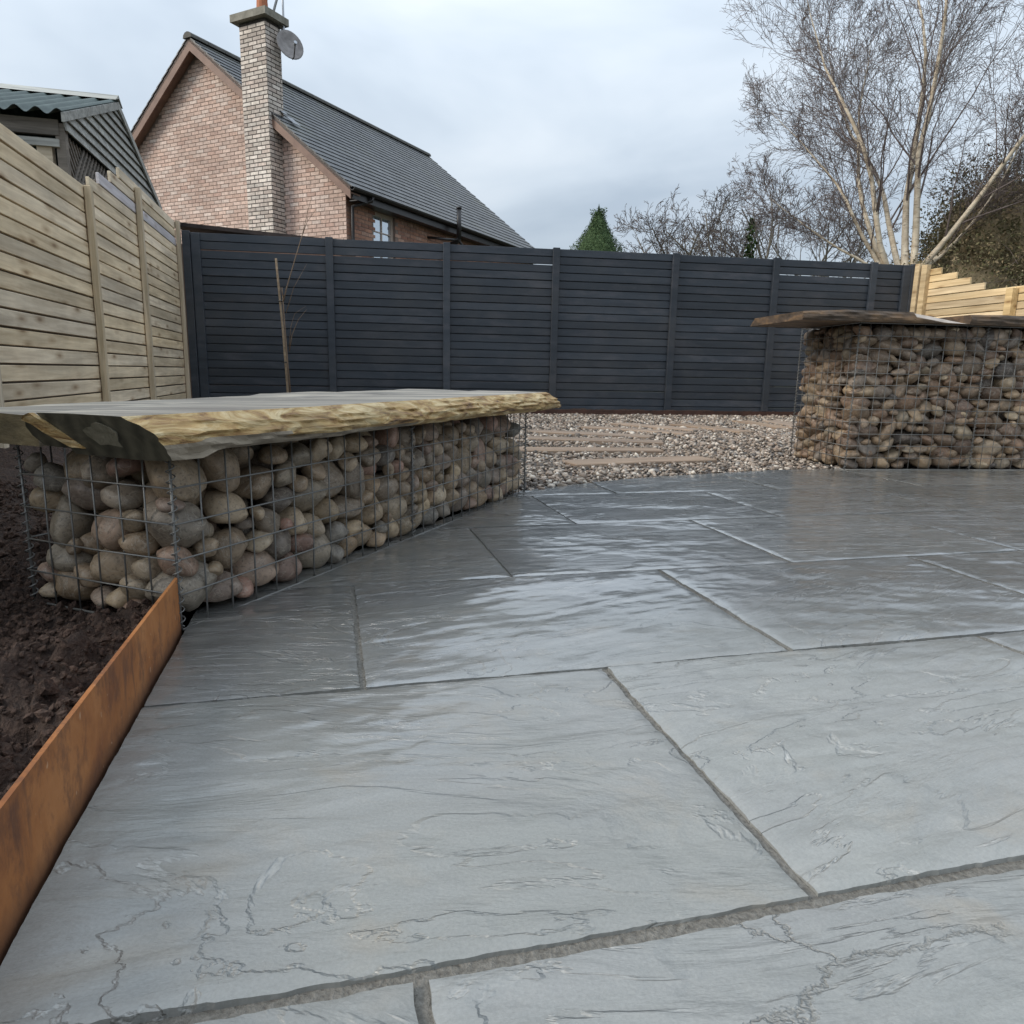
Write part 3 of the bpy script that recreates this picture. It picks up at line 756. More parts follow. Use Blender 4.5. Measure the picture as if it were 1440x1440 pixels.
gab2 = thing('gabion_basket', (RK[0], RK[1], 0), 'tall wire gabion of warm brown cobbles under the dark counter top on the right', 'gabion', 'wire gabions of cobbles beside the paving')
st = []
P, r = pack(2.0, .2, .868, .050, .66, .80, sig=.34, its=110, g=.0001)
st += [((p[0], p[1], p[2]), q) for p, q in zip(P, r)]
st += [((p[0], .65 - p[1], p[2]), q) for p, q in zip(P, r)]
P, r = pack(.25, .2, .868, .048, .66, 1.08, g=0)
st += [((p[1], .2 + p[0], p[2]), q) for p, q in zip(P, r)]
fill_gabion(gab2, RK, RA, RB, st, MBm, COBBLE_BS, .5, .66,
            lambda P, r: np.where(P[:, 0] < 1.32, np.minimum(P[:, 1] - r, P[:, 0] - r), 5 + P[:, 1]) - .2 * r, (2.0, .65, .874))
cage(gab2, RK, RA, RB, 2.0, .65, .874, [.84])

# ------------------------------------------------------------------ timber tops
def plank_loft(name, K, A, B, stations, profile, mats, root):
    """profile(a) -> list of (a, b, z, matindex for the strip to the next point); closed ring"""
    rings = [profile(a) for a in stations]; n = len(rings[0])
    mb = MB(); vs = []
    for rg in rings:
        for (a, b, z, mi) in rg: vs.append((K[0] + a * A[0] + b * B[0], K[1] + a * A[1] + b * B[1], z))
    mb.add(vs, [])
    for i in range(len(rings) - 1):
        for j in range(n):
            mb.f.append((i * n + j, (i + 1) * n + j, (i + 1) * n + (j + 1) % n, i * n + (j + 1) % n)); mb.m.append(rings[i][j][3])
    mb.f.append(tuple(range(n))); mb.m.append(2)
    mb.f.append(tuple((len(rings) - 1) * n + j for j in range(n - 1, -1, -1))); mb.m.append(2)
    o = mb.build(name, mats, root)
    return o
def f1(x, s=0.0, o=4): return float(fbm(np.array([x + s]), np.array([s * 1.7 + .37]), o)[0])

bench = thing('bench_slab', (GK[0], GK[1], .375), 'long live-edge timber bench slab with tan front edge and dark sawn end', 'bench top', 'timber slabs on the low gabion')
NS = 150
sts = [-.115 + (2.115 + .115) * i / NS for i in range(NS + 1)]
def prof_front(a):
    t = (a + .115) / 2.23
    zt = .450 + .008 * t; zb = .3765 - .012 * min(1, max(0, (-.004 - a) / .03))
    thick = zt - zb
    skew = max(0, (.2 - a)) / .31        # the near end is cut at a slope: top leans out
    pts = []
    wob = .010 * f1(a * 2.2, 3.0) + .004 * f1(a * 9, 8.0)
    bt = -.020 - .035 * min(1, max(0, (a + .1) / .5)) + wob
    def A_(z): return a + skew * .075 * (zb - z + thick * .0) / thick * -1.0 * 0 + skew * (.052 * (1 - (z - zb) / thick))
    # back edge (hidden joint), top, front live edge, underside
    bk = .212 + .08 * min(1, max(0, (a + .06) / .2))
    pts.append((A_(zb), bk - .03 * skew, zb, 3)); pts.append((A_(zt), bk + .004 * f1(a * 3, 5), zt - .002, 0)); pts.append((A_(zt), .12, zt, 0))
    pts.append((A_(zt), bt + .004, zt - .0005, 1))
    K_ = 11
    drop = .40 + .3 * (1 - min(1, t * 1.6))
    for k in range(1, K_ + 1):
        q = k / K_
        z = zt - thick * q * .97
        bulge = -.060 * math.sin(min(1, q / .62) * math.pi / 2) + .045 * min(1, t / .4) * max(0, (q - .72) / .28) ** 1.3
        rr = .012 * f1(a * 7 + q * 2.5, 11 + q * 8, 4) + .0045 * f1(a * 11, 31 + k * .8, 5)
        pts.append((A_(z), bt + bulge + rr, z, 1 if (k < 7 or (t > .16 and k < 9) or t > .42) else 3))
    pts.append((A_(zb), bt + .012, zb - .001 + .004 * f1(a * 6, 2), 3))
    return pts
plank_loft('timber_slab', GK, GA, GB, sts, prof_front, [SLABTOP, LIVE, SLABEND, UNDER], bench)
# pale tongue that runs on at the lower front corner of the far end
mb = MB(); ring = []
for i in range(13):
    t = i / 12; a = 1.92 + .36 * t; w_ = .05 * (1 - t * .62) ; hh = .016 * (1 - t * .55); b0 = -.088 + .022 * t; z0 = .396 + .004 * math.sin(t * 5) - .004 * t
    for k in range(10):
        an = 2 * math.pi * k / 10
        ring.append((GK[0] + a * GA[0] + (b0 + w_ * .5 * math.cos(an)) * GB[0], GK[1] + a * GA[1] + (b0 + w_ * .5 * math.cos(an)) * GB[1], z0 + hh * math.sin(an) + .003 * f1(t * 6 + k, 4)))
fs = [(i * 10 + k, i * 10 + (k + 1) % 10, (i + 1) * 10 + (k + 1) % 10, (i + 1) * 10 + k) for i in range(12) for k in range(10)] + [tuple(range(9, -1, -1)), tuple(range(120, 130))]
mb.add(ring, fs); mb.build('splinter_tongue', LIVE, bench, smooth=True)
# bark lump and pale bark seam on the near end
def local(a, b, z): return V3(GK[0] + a * GA[0] + b * GB[0], GK[1] + a * GA[1] + b * GB[1], z)
mb = MB()
SM = [(.221, .4475), (.244, .441), (.266, .431), (.242, .424), (.222, .408), (.199, .390), (.180, .3785), (.138, .3785), (.160, .398), (.178, .414), (.196, .430)]
def enda(z): return -.118 + .052 * (1 - (z - .3765) / .0735)
mb.prism([local(enda(z) - .006 - .003 * math.sin(i * 2.1), b_, z) for i, (b_, z) in enumerate(SM)], tuple(.010 * V3(GA[0], GA[1], 0)))
mb.build('bark_seam', LIVE, bench)
LP_ = [(.268, .429), (.281, .417), (.283, .398), (.270, .377), (.225, .375), (.184, .3755), (.199, .389), (.222, .407), (.241, .4235)]
mb = MB(); mb.prism([local(enda(z) + .004, b_, z) for b_, z in LP_], tuple(.11 * V3(GA[0], GA[1], 0)))
mb.build('sawn_limb', SLABEND, bench)
mb = MB(); kn = []
for i in range(18):
    an = 2 * math.pi * i / 18; rr = 1 + .14 * math.sin(3 * an + 1) + .1 * math.sin(5 * an)
    z = .406 + .029 * rr * math.sin(an); q = (z - .3765) / .0735
    kn.append(local(-.118 + .052 * (1 - q) - .0035, .062 + .040 * rr * math.cos(an), z))
mb.prism(kn, tuple(.003 * V3(GA[0], GA[1], 0))); mb.build('sawn_knot', KNOT, bench)

bench2 = thing('bench_slab', (GK[0] + .4 * GB[0], GK[1] + .4 * GB[1], .37), 'second timber slab behind the front bench slab, with olive brown near end', 'bench top', 'timber slabs on the low gabion')
def prof_rear(a):
    t = (a + .16) / 2.2
    zt = .436 + .021 * t + .003 * f1(a * 4, 21) + (.006 if .98 < a < 1.35 else 0); zb = .372
    e = .012 * f1(a * 3, 14)
    return [(a, .298, zb, 3), (a + .0, .300, zt - .003, 0), (a, .45, zt, 0), (a, .635 + e, zt - .001, 1), (a, .67 + e + .01 * f1(a * 8, 17), zt - .03, 1), (a, .65 + e, zb + .01, 1), (a, .64, zb, 3)]
plank_loft('timber_slab', GK, GA, GB, [-.055 + 2.1 * i / 40 for i in range(41)], prof_rear, [SLABTOP, LIVE, OLIVE, UNDER], bench2)

# counter tops of the right gabion
ctr = thing('counter_slab', (RK[0], RK[1], .876), 'dark brown live-edge counter slab overhanging the left end of the tall gabion', 'counter top', 'timber slabs on the tall gabion')
def prof_c1(a):
    zb = .877
    t = (a + .40) / 1.08
    th = .048 + .013 * min(1, t * 4) + .002 * f1(a * 4, 47); zt = zb + th
    e = .016 * f1(a * 4, 41) + .007 * f1(a * 13, 43)
    cut = min(1, max(0, (a - .28) / .38))            # towards the right end the front is pared away in a pale slanting cut
    b0 = -.075 + .04 * max(0, -a - .12) + .7 * e * (1 - cut)
    zt2 = zt - (th - .004) * cut
    zc = zt2 - min(.024, (zt2 - zb) * .8) if cut > 0 else zt2 - .001
    pts = [(a, .60, zb, 3), (a, .60 - .25 * max(0, .25 - t), zt2, 0), (a, .2, zt2, 0), (a, b0 + (.035 if cut > 0 else .012), zt2 - .0004, 4 if cut > 0 else 1), (a, b0 + .002, zc, 1)]
    for k in range(1, 6):
        q = k / 5; z = zc - (zc - zb) * q
        pts.append((a, b0 - .012 * math.sin(q * math.pi) + (.010 * f1(a * 9 + q * 2, 51 + k)) * (1 - .7 * cut), z, 1))
    return pts
plank_loft('timber_slab', RK, RA, RB, [-.40 + 1.08 * i / 54 for i in range(55)], prof_c1, [DARKTOP, DARKEDGE, DARKEDGE, UNDER, PALECUT], ctr)
ctr2 = thing('counter_slab', (RK[0] + RA[0], RK[1] + RA[1], .876), 'darkest counter slab running out of frame beside the pale bevelled cut', 'counter top', 'timber slabs on the tall gabion')
def prof_c2(a):
    zb = .8775; zt = .938 + .003 * f1(a * 5, 61)
    e = .012 * f1(a * 4, 63) + .006 * f1(a * 13, 64)
    s = .02 + max(0, (.8 - a) / .5) * .05       # tucked behind the first slab's bevel
    pts = [(a, .60, zb, 3), (a, .62, zt, 0), (a, .2, zt, 0), (a, -.06 + s + e, zt - .001, 1)]
    for k in range(1, 6):
        q = k / 5; pts.append((a, -.06 + s + e - .014 * math.sin(q * math.pi) + .008 * f1(a * 9 + q, 71 + k), zt - (zt - zb) * q, 1))
    return pts
plank_loft('timber_slab', RK, RA, RB, [.685 + 1.48 * i / 40 for i in range(41)], prof_c2, [DARKTOP, DARKEDGE, DARKEDGE, UNDER], ctr2)

# ------------------------------------------------------------------ sleepers in the gravel
for (x, y, an, L, lab) in sl:
    an = R(an); ax = (math.cos(an), math.sin(an), 0); ay = (-math.sin(an), math.cos(an), 0)
    t = thing('timber_sleeper', (x, y, 0), lab, 'sleeper', 'sleepers laid as stepping path in the gravel')
    piece('sleeper_board', board_mesh(L, .075, .215, SLEEPER, .006), t, frame((x, y, -.019), ax, ay, (0, 0, 1)))

# ------------------------------------------------------------------ slate grey fence across the back
FD = V3(.995, -.1) / np.hypot(.995, .1); FN = V3(-FD[1], FD[0])
F0 = V3(3.123, 9.894)
gf = thing('slat_fence', (3.123, 9.894, .08), 'long slate grey painted fence of horizontal boards closing the back of the garden', 'fence')
def fpt(s, n, z): return (F0[0] + FD[0] * s + FN[0] * n, F0[1] + FD[1] * s + FN[1] * n, z)
fx = [-1.74, .055, 1.592, 3.096, 4.818, 6.336, 7.875, 8.52]
fs_ = [(x - F0[0]) / FD[0] for x in fx]
fs_[0] += .02
pm = board_mesh(.095, 2.20, .05, SLATEPAINT, .003, 'p')
for i, s in enumerate(fs_):
    h = 1.0
    piece('post', pm, gf, frame(fpt(s, -.035, 1.152), (*FD, 0), (*FN, 0), (0, 0, 1)))
piece('corner_post', board_mesh(.11, 2.18, .04, SLATEPAINT, .003, 'c'), gf, frame(fpt(fs_[0] + .11, -.02, 1.14), (*FD, 0), (*FN, 0), (0, 0, 1)))
piece('corner_post', board_mesh(.12, 2.17, .05, SLATEPAINT, .003, 'c2'), gf, frame(fpt(fs_[-1] - .11, -.03, 1.14), (*FD, 0), (*FN, 0), (0, 0, 1)))
pitch = .107
def shiplap(L, lip, key):
    k = ('ship', round(L, 2), lip, key)
    if k in _bm: return _bm[k]
    bm = bmesh.new()
    H = .0945; T = .034
    pr = [(-T / 2, -H / 2 + .002), (-T / 2 + .002, -H / 2), (T / 2 - .006, -H / 2), (T / 2 - .006, -H / 2 - (.0135 if lip else 0) - .0001), (T / 2, -H / 2 - (.0135 if lip else 0) - .0001), (T / 2, H / 2), (-T / 2 + .002, H / 2), (-T / 2, H / 2 - .002)]
    rings = []
    for x in (-L / 2, L / 2): rings.append([bm.verts.new((x, y, z)) for y, z in pr])
    n = len(pr)
    for j in range(n): bm.faces.new((rings[0][j], rings[0][(j + 1) % n], rings[1][(j + 1) % n], rings[1][j]))
    bm.faces.new(rings[0][::-1]); bm.faces.new(rings[1])
    bmesh.ops.recalc_face_normals(bm, faces=bm.faces[:])
    me = bpy.data.meshes.new('board'); bm.to_mesh(me); bm.free(); me.materials.append(SLATEPAINT); _bm[k] = me
    return me
for i in range(len(fs_) - 1):
    a, b = fs_[i], fs_[i + 1]
    for k in range(21):
        z = 2.245 - pitch * (k + .5) + random.uniform(-.002, .002)
        gap = (k == 1 and i in (0, 1, 2, 5)) or (k == 0 and i in (3, 5) and False)
        tl = random.uniform(-.0025, .0025)
        piece('board', shiplap(b - a - .004, not gap, 0), gf, frame(fpt((a + b) / 2, random.uniform(-.002, .002), z), (FD[0], FD[1], tl), (*FN, 0), (0, 0, 1)))

# ------------------------------------------------------------------ treated timber fence on the left
LX_ = -1.84
lf = thing('timber_fence', (LX_, 6.68, .1), 'tan pressure-treated timber fence of wide horizontal boards along the left side', 'fence')
py = [1.4, 3.1, 4.62, 6.68, 8.34, 10.33]
X1 = (0, 1, 0); Y1 = (-1, 0, 0); Z1 = (0, 0, 1)
for i, y in enumerate(py):
    top = 1.965 if i < 4 else 2.36
    top = {3: 1.935, 4: 2.30, 5: 2.36}.get(i, 1.96)
    piece('post', board_mesh(top, .062, .05, POST_TAN, .004, 'lp'), lf, frame((LX_ + .03, y, top / 2), Z1, Y1, (0, -1, 0)))
bp = .1083
zt0 = 1.945
starts = [6.84, 7.13, 7.50, 7.80]
for i in range(len(py) - 1):
    a, b = py[i], py[i + 1]
    for k in range(17):
        z = zt0 - bp * (k + .5)
        piece('board', board_mesh(b - a - .004, bp - .0125, .026, FENCE_TAN, .003), lf, frame((LX_ - .015 + random.uniform(-.003, .003), (a + b) / 2, z + random.uniform(-.0015, .0015)), X1, Y1, Z1))
    if i >= 3:
        for k, s0 in enumerate(starts):
            z = zt0 + bp * (k + .5) * .955
            aa = max(a, s0) if i == 3 else a
            if k == 3 and i == 4: pass
            mat = FENCE_GREY if (k == 1 and i == 3) or (k == 1 and i == 4) else FENCE_TAN
            o = piece('board', board_mesh(b - aa - .004, bp * .955 - .0125, .026, mat, .003), lf, frame((LX_ - .015, (aa + b) / 2, z), X1, Y1, Z1))
            if mat is FENCE_GREY: o['label'] = 'silvery lilac weathered board'
# backing strips close the gaps between boards, as the rear boards of the double-faced fence
for i in range(len(py) - 1):
    a, b = py[i], py[i + 1]
    for k in range(17):
        z = zt0 - bp * (k + 1)
        piece('rear_board', board_mesh(b - a - .004, .07, .016, SHEDDARK, .002, 'lb'), lf, frame((LX_ - .042, (a + b) / 2, z), X1, Y1, Z1))
    if i >= 3:
        for k, s0 in enumerate(starts):
            aa = max(a, s0) if i == 3 else a
            piece('rear_board', board_mesh(b - aa - .004, .06, .016, SHEDDARK, .002, 'lb2'), lf, frame((LX_ - .042, (aa + b) / 2, zt0 + bp * k * .955 + .01), X1, Y1, Z1))
mb = MB()
# ------------------------------------------------------------------ new timber fence on the right
RX = 8.62
rf = thing('timber_fence', (RX, 9.1, .1), 'bright new yellow timber fence with stepped top boards behind the tall gabion', 'fence')
Xr = (0, -1, 0); Yr = (1, 0, 0)
piece('post', board_mesh(.10, 2.25, .10, FENCE_NEW, .004, 'rp'), rf, frame((RX - .06, 9.26, 1.125), Xr, Yr, Z1))
piece('post', board_mesh(.10, 2.22, .08, FENCE_NEW, .004, 'rp2'), rf, frame((RX - .05, 9.14, 1.11), Xr, Yr, Z1))
for y in (7.66, 6.0):
    piece('post', board_mesh(.10, 1.74, .10, FENCE_NEW, .004, 'rp3'), rf, frame((RX - .07, y, .87), Xr, Yr, Z1))
ends = [8.90, 8.62, 8.38, 8.14]
for k in range(4):
    z = 2.115 - .098 * k
    y0 = ends[k]; y1 = 9.14
    piece('board', board_mesh(y1 - y0, .088, .032, FENCE_NEW, .004), rf, frame((RX, (y0 + y1) / 2, z), Xr, Yr, Z1))
for (a, b) in ((7.66, 9.14), (6.0, 7.66), (4.6, 6.0)):
    for k in range(17):
        z = 1.72 - .098 * k
        if z < .06: continue
        piece('board', board_mesh(b - a - .004, .088, .032, FENCE_NEW, .004), rf, frame((RX + random.uniform(-.003, .003), (a + b) / 2, z), Xr, Yr, Z1))

# ------------------------------------------------------------------ stake and sapling
stake = thing('tree_stake', (-.50, 9.3, .1), 'thin upright brown wooden stake standing beside the bare sapling', 'stake')
mb = MB(); mb.tube([(-.49, 9.3, .05), (-.525, 9.3, 1.0), (-.572, 9.3, 1.83)], [.016, .015, .014], 6); mb.build('stake_pole', STAKE, stake)
mb = MB()
for z in (.62, 1.34): mb.tube([(-.512 - .03 * (z - .6) + .032 * math.cos(a), 9.3 - .005 + .032 * math.sin(a), z) for a in [i * math.pi / 5 for i in range(11)]], .006, 4)
mb.build('tie', GUTTER, stake)
sap = thing('sapling', (-.45, 9.28, .1), 'slender leafless sapling tied to a stake in front of the slate grey fence', 'sapling')
mb = MB(); mb.tube([(-.455, 9.27, .05), (-.485, 9.265, .6), (-.505, 9.26, 1.2), (-.515, 9.27, 1.5)], [.012, .010, .008, .006], 6); mb.build('trunk', SAPBARK, sap, smooth=True)
def sap_branch(pts, r):
    mb = MB(); mb.tube(pts, [r * (1 - .75 * i / (len(pts) - 1)) for i in range(len(pts))], 5); mb.build('branch', SAPBARK, sap, smooth=True)
sap_branch([(-.508, 9.265, 1.33), (-.46, 9.26, 1.5), (-.36, 9.25, 1.8), (-.26, 9.24, 2.1), (-.20, 9.24, 2.32), (-.15, 9.24, 2.5)], .009)
sap_branch([(-.26, 9.24, 2.1), (-.20, 9.24, 2.25), (-.08, 9.24, 2.42)], .005)
sap_branch([(-.46, 9.265, .75), (-.42, 9.26, .95), (-.34, 9.25, 1.13), (-.24, 9.25, 1.25)], .007)
sap_branch([(-.46, 9.265, .8), (-.43, 9.27, 1.05), (-.38, 9.27, 1.2), (-.25, 9.27, 1.29)], .005)
sap_branch([(-.48, 9.265, 1.2), (-.38, 9.26, 1.5), (-.22, 9.26, 1.78)], .005)
sap_branch([(-.495, 9.265, 1.38), (-.54, 9.26, 1.5), (-.56, 9.26, 1.72)], .007)

# ------------------------------------------------------------------ shed behind the left fence
SX = -2.6
AY, AZ = 11.04, 3.85; EY, EZ = 8.93, 3.07; FY = AY * 2 - EY
shed = thing('garden_shed', (SX - 2, AY, 0), 'weathered garden shed with green corrugated roof and grey weatherboard gable behind the left fence', 'shed')
slope = (AZ - EZ) / (AY - EY)
def roofz(y): return AZ - abs(y - AY) * slope
# corrugated sheets
for side in (-1, 1):
    mb = MB(); nx = 264; ny = 4
    xs = np.linspace(SX + .04, SX - 5.2, nx + 1); vs = []
    ey = AY + side * (AY - EY + .16)
    for j in range(ny + 1):
        t = j / ny; y = AY + (ey - AY) * t
        for x in xs: vs.append((x, y, AZ + .055 - abs(y - AY) * slope + .030 * math.cos((x - SX) * 2 * math.pi / .19)))
    fs = [(j * (nx + 1) + i, j * (nx + 1) + i + 1, (j + 1) * (nx + 1) + i + 1, (j + 1) * (nx + 1) + i) for j in range(ny) for i in range(nx)]
    nv = len(vs); vs2 = [(x, y, z - .006) for x, y, z in vs]; mb.add(vs, fs); mb.add(vs2, [f[::-1] for f in fs])
    mb.build('corrugated_roof', GREENROOF, shed, smooth=True)
mb = MB(); mb.prism([(SX + .06, AY - .17, AZ + .025), (SX + .06, AY, AZ + .13), (SX + .06, AY + .17, AZ + .025), (SX + .06, AY, AZ + .09)], (-5.3, 0, 0)); mb.build('ridge_cap', SHEDWOOD, shed)
for side in (-1, 1):
    mb = MB(); ey = AY + side * (AY - EY + .15); 
    mb.prism([(SX + .03, AY, AZ + .05), (SX + .03, ey, AZ + .05 - abs(ey - AY) * slope), (SX + .03, ey, AZ - .04 - abs(ey - AY) * slope), (SX + .03, AY, AZ - .04)], (.025, 0, 0)); mb.build('bargeboard', SHEDWOOD, shed)
# gable boards
zb = 2.93; k = 0
while zb < AZ - .06:
    z1 = zb + .122
    yl0 = max(EY, AY - (AZ - zb) / slope); yh0 = min(FY, AY + (AZ - zb) / slope); yl1 = max(EY, AY - (AZ - z1) / slope) if z1 < AZ else AY; yh1 = min(FY, AY + (AZ - z1) / slope) if z1 < AZ else AY
    poly = [(SX + .036, yl0, zb), (SX + .036, yh0, zb), (SX + .002, yh1 + .001, z1), (SX + .002, yl1, z1)]
    mb = MB(); mb.prism(poly, (-.018, 0, 0)); mb.build('weatherboard', SHEDWOOD, shed, origin=(SX, AY + k * .37, zb)); zb += .115; k += 1
# corner post, beams, post, dark inside
mb = MB(); mb.box((SX - .04, EY + .05, 1.5), .09, .09, 3.0); mb.build('corner_post', SHEDDARK, shed)
mb = MB(); mb.box((SX - 2.6, EY + .02, 2.955), 5.1, .05, .15); mb.build('eaves_beam', SHEDDARK, shed)
mb = MB(); mb.box((SX - 2.6, EY + .0, 2.80), 5.1, .06, .075); mb.build('rail', SHEDWOOD, shed)
mb = MB(); mb.box((SX - .20, EY + .05, 1.4), .14, .10, 2.75); mb.build('post', POST_TAN, shed)
mb = MB(); mb.box((SX - 1.7, EY + .07, 1.4), .15, .10, 2.75); mb.build('post', POST_TAN, shed)
mb = MB(); mb.box((SX - 2.6, FY - .1, 1.5), 5.1, .05, 3.0); mb.box((SX - 5.2, AY, 1.5), .05, FY - EY - .2, 3.0); mb.box((SX - .12, AY + .3, 1.5), .04, FY - EY - .9, 2.9); mb.box((SX - 2.65, AY, .1), 4.9, FY - EY - .4, .05); mb.build('inner_wall', DARKIN, shed)
mb = MB(); mb.box((SX - 2.6, EY + .06, 1.0), 5.0, .04, 2.0); mb.build('lower_wall', SHEDWOOD, shed)
# lattice under the gable boards
mb = MB()
for i in range(32):
    for sgn in (1, -1):
        yc = EY + .12 + i * .11; a0 = V3(SX - .02 + .008 * sgn, yc, 1.9); d = .55
        y0, z0, y1, z1 = yc - d * sgn, 1.82, yc + d * sgn, 2.92
        if min(y0, y1) < EY + .06:
            t = (EY + .06 - y0) / (y1 - y0)
            if sgn > 0: z0 = z0 + (z1 - z0) * t; y0 = EY + .06
            else: z1 = z0 + (z1 - z0) * t; y1 = EY + .06
            if z1 - z0 < .05: continue
        L = math.hypot(y1 - y0, z1 - z0); dd = (0, (y1 - y0) / L, (z1 - z0) / L); nn = (0, -dd[2], dd[1])
        mb.box((SX - .02 + .008 * sgn, (y0 + y1) / 2, (z0 + z1) / 2), L, .014, .034, dd, (1, 0, 0), nn)
o = mb.build('lattice', SHEDDARK, shed); o['kind'] = 'stuff'

# low felt-roofed lean-to between the fence and the house
lt = thing('lean_to', (-1.3, 13.4, 0), 'low dark felt roof edge showing above the grey fence left of the chimney', 'outbuilding')
q0 = V3(-2.55, 13.25, 2.87); q1 = V3(.35, 12.45, 2.60)
mb = MB(); mb.prism([q0, q1, q1 + V3(.5, 1.9, .12), q0 + V3(.5, 1.9, .12)], (0, 0, -.06)); mb.build('felt_roof', FELT, lt)
mb = MB(); mb.prism([(q0[0] + .1, q0[1] + .1, 0), (q1[0] - .1, q1[1] + .1, 0), (q1[0] + .3, q1[1] + 1.7, 0), (q0[0] + .5, q0[1] + 1.7, 0)], (0, 0, 2.53)); mb.build('wall', BARGE, lt)

# ------------------------------------------------------------------ brick house
HP = V3(-.969, 15.716); HR = V3(.657, .754) / np.hypot(.657, .754); HG = V3(HR[1], -HR[0])
def hp(g, r, z): return V3(HP[0] + g * HG[0] + r * HR[0], HP[1] + g * HG[1] + r * HR[1], z)
HG3 = (*HG, 0); HR3 = (*HR, 0)
house = thing('brick_house', tuple(hp(-2.2, 4, 0)), 'pink brick house with steep dark tiled roof and tall gable chimney behind the fence', 'house')
GAP, ZAP = -2.2, 7.19           # ridge line
GW, GWL = 1.547, -2.2 * 2 - 1.547   # side walls
GE = 1.86; ZE = 3.985            # eave edge
sl_ = (ZAP - ZE) / (GE - GAP); W0 = .33; RL = 8.86
def rz(g): return ZAP - abs(g - GAP) * sl_
# wall bodies (mortar colour) and bricks proud of them
zw = rz(GW) - .06
mb = MB(); mb.prism([hp(GWL, W0, 0), hp(GW, W0, 0), hp(GW, W0, zw), hp(GAP, W0, ZAP - .12), hp(GWL, W0, zw)], tuple(.25 * np.array(HR3)))
mb.build('gable_wall', MORTDARK, house)
win = (1.17, 1.92, 2.75, 3.74)    # r0, r1, z0, z1
mb = MB()
def wallbox(r0, r1, z0, z1): mb.box(hp(GW - .125, (r0 + r1) / 2, (z0 + z1) / 2), .25, r1 - r0, z1 - z0, HG3, HR3)
wallbox(W0 + .25, win[0], 0, zw); wallbox(win[1], RL - .05, 0, zw); wallbox(win[0], win[1], 0, win[2]); wallbox(win[0], win[1], win[3], zw)
mb.build('side_wall', MORTDARK, house)
mb = MB(); mb.box(hp(GWL + .125, (W0 + RL) / 2 + .1, zw / 2), .25, RL - W0 - .3, zw, HG3, HR3); mb.prism([hp(GWL, RL - .25, 0), hp(GW, RL - .25, 0), hp(GW, RL - .25, zw), hp(GAP, RL - .25, ZAP - .12), hp(GWL, RL - .25, zw)], tuple(.2 * np.array(HR3))); mb.build('rear_wall', MORTDARK, house)
def brick_face(mb, c, u, n, L, H, pr):
    """five-sided brick proud of a wall: centre c on the wall, u along, n outward"""
    u = np.array(u, float) * L / 2; z = V3(0, 0, H / 2); n = np.array(n, float) * pr
    b = [c - u - z, c + u - z, c + u + z, c - u + z]; f = [p + n for p in b]
    mb.add(b + f, [(4, 5, 6, 7), (0, 1, 5, 4), (1, 2, 6, 5), (2, 3, 7, 6), (3, 0, 4, 7)])
def courses(mb, P0, u, n, s0, s1, z0, z1, ok, jit=.0025, shift=0.0, gapx=.004, gapz=.003):
    k = 0; z = z0
    while z + .065 <= z1:
        s = s0 - (.1125 if k % 2 else 0) + shift
        while s < s1:
            a = max(s, s0); b = min(s + .215, s1)
            if b - a > .04 and ok((a + b) / 2, z + .0325):
                brick_face(mb, P0((a + b) / 2, z + .0325), u, n, b - a - gapx, .064 - gapz, .006 + random.uniform(0, jit))
            s += .225
        z += .075; k += 1
mb = MB()
courses(mb, lambda g, z: hp(g, W0, z), HG3, tuple(-np.array(HR3)), GWL, GW, 1.8, ZAP, lambda g, z: z < rz(g) - .22 and not (-.68 < g < -.04))
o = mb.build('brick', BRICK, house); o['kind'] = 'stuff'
mb = MB()
courses(mb, lambda r, z: hp(GW, r, z), HR3, HG3, W0 + .0, RL - .1, 2.3, zw, lambda r, z: not (win[0] - .03 < r < win[1] + .03 and win[2] - .02 < z < win[3] + .02))
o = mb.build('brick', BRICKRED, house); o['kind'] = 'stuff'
# window
wf = MB(); rc = (win[0] + win[1]) / 2; zc = (win[2] + win[3]) / 2
for r_, z_, a, b in ((win[0] + .035, zc, .07, win[3] - win[2]), (win[1] - .035, zc, .07, win[3] - win[2])): wf.box(hp(GW - .09, r_, z_), .06, a, b, HG3, HR3)
for z_ in (win[2] + .035, win[3] - .035): wf.box(hp(GW - .09, rc, z_), .06, win[1] - win[0] - .14, .07, HG3, HR3)
for r_ in (rc,): wf.box(hp(GW - .085, r_, zc), .03, .022, win[3] - win[2] - .14, HG3, HR3)
for z_ in (zc + .12, zc - .2): wf.box(hp(GW - .082, rc, z_), .022, win[1] - win[0] - .14, .018, HG3, HR3)
wo = wf.build('window', WHITE, house)
mb = MB(); mb.box(hp(GW - .10, rc, zc), .012, win[1] - win[0] - .14, win[3] - win[2] - .14, HG3, HR3)
pn_ = mb.build('pane', GLASS, None, origin=tuple(house.location)); pn_.parent = wo; pn_.location = (0, 0, 0)
mb = MB(); mb.box(hp(GW + .02, rc, win[2] - .03), .16, win[1] - win[0] + .1, .055, HG3, HR3); sl2 = mb.build('sill', CAPSTONE, None, origin=tuple(house.location)); sl2.parent = wo; sl2.location = (0, 0, 0)
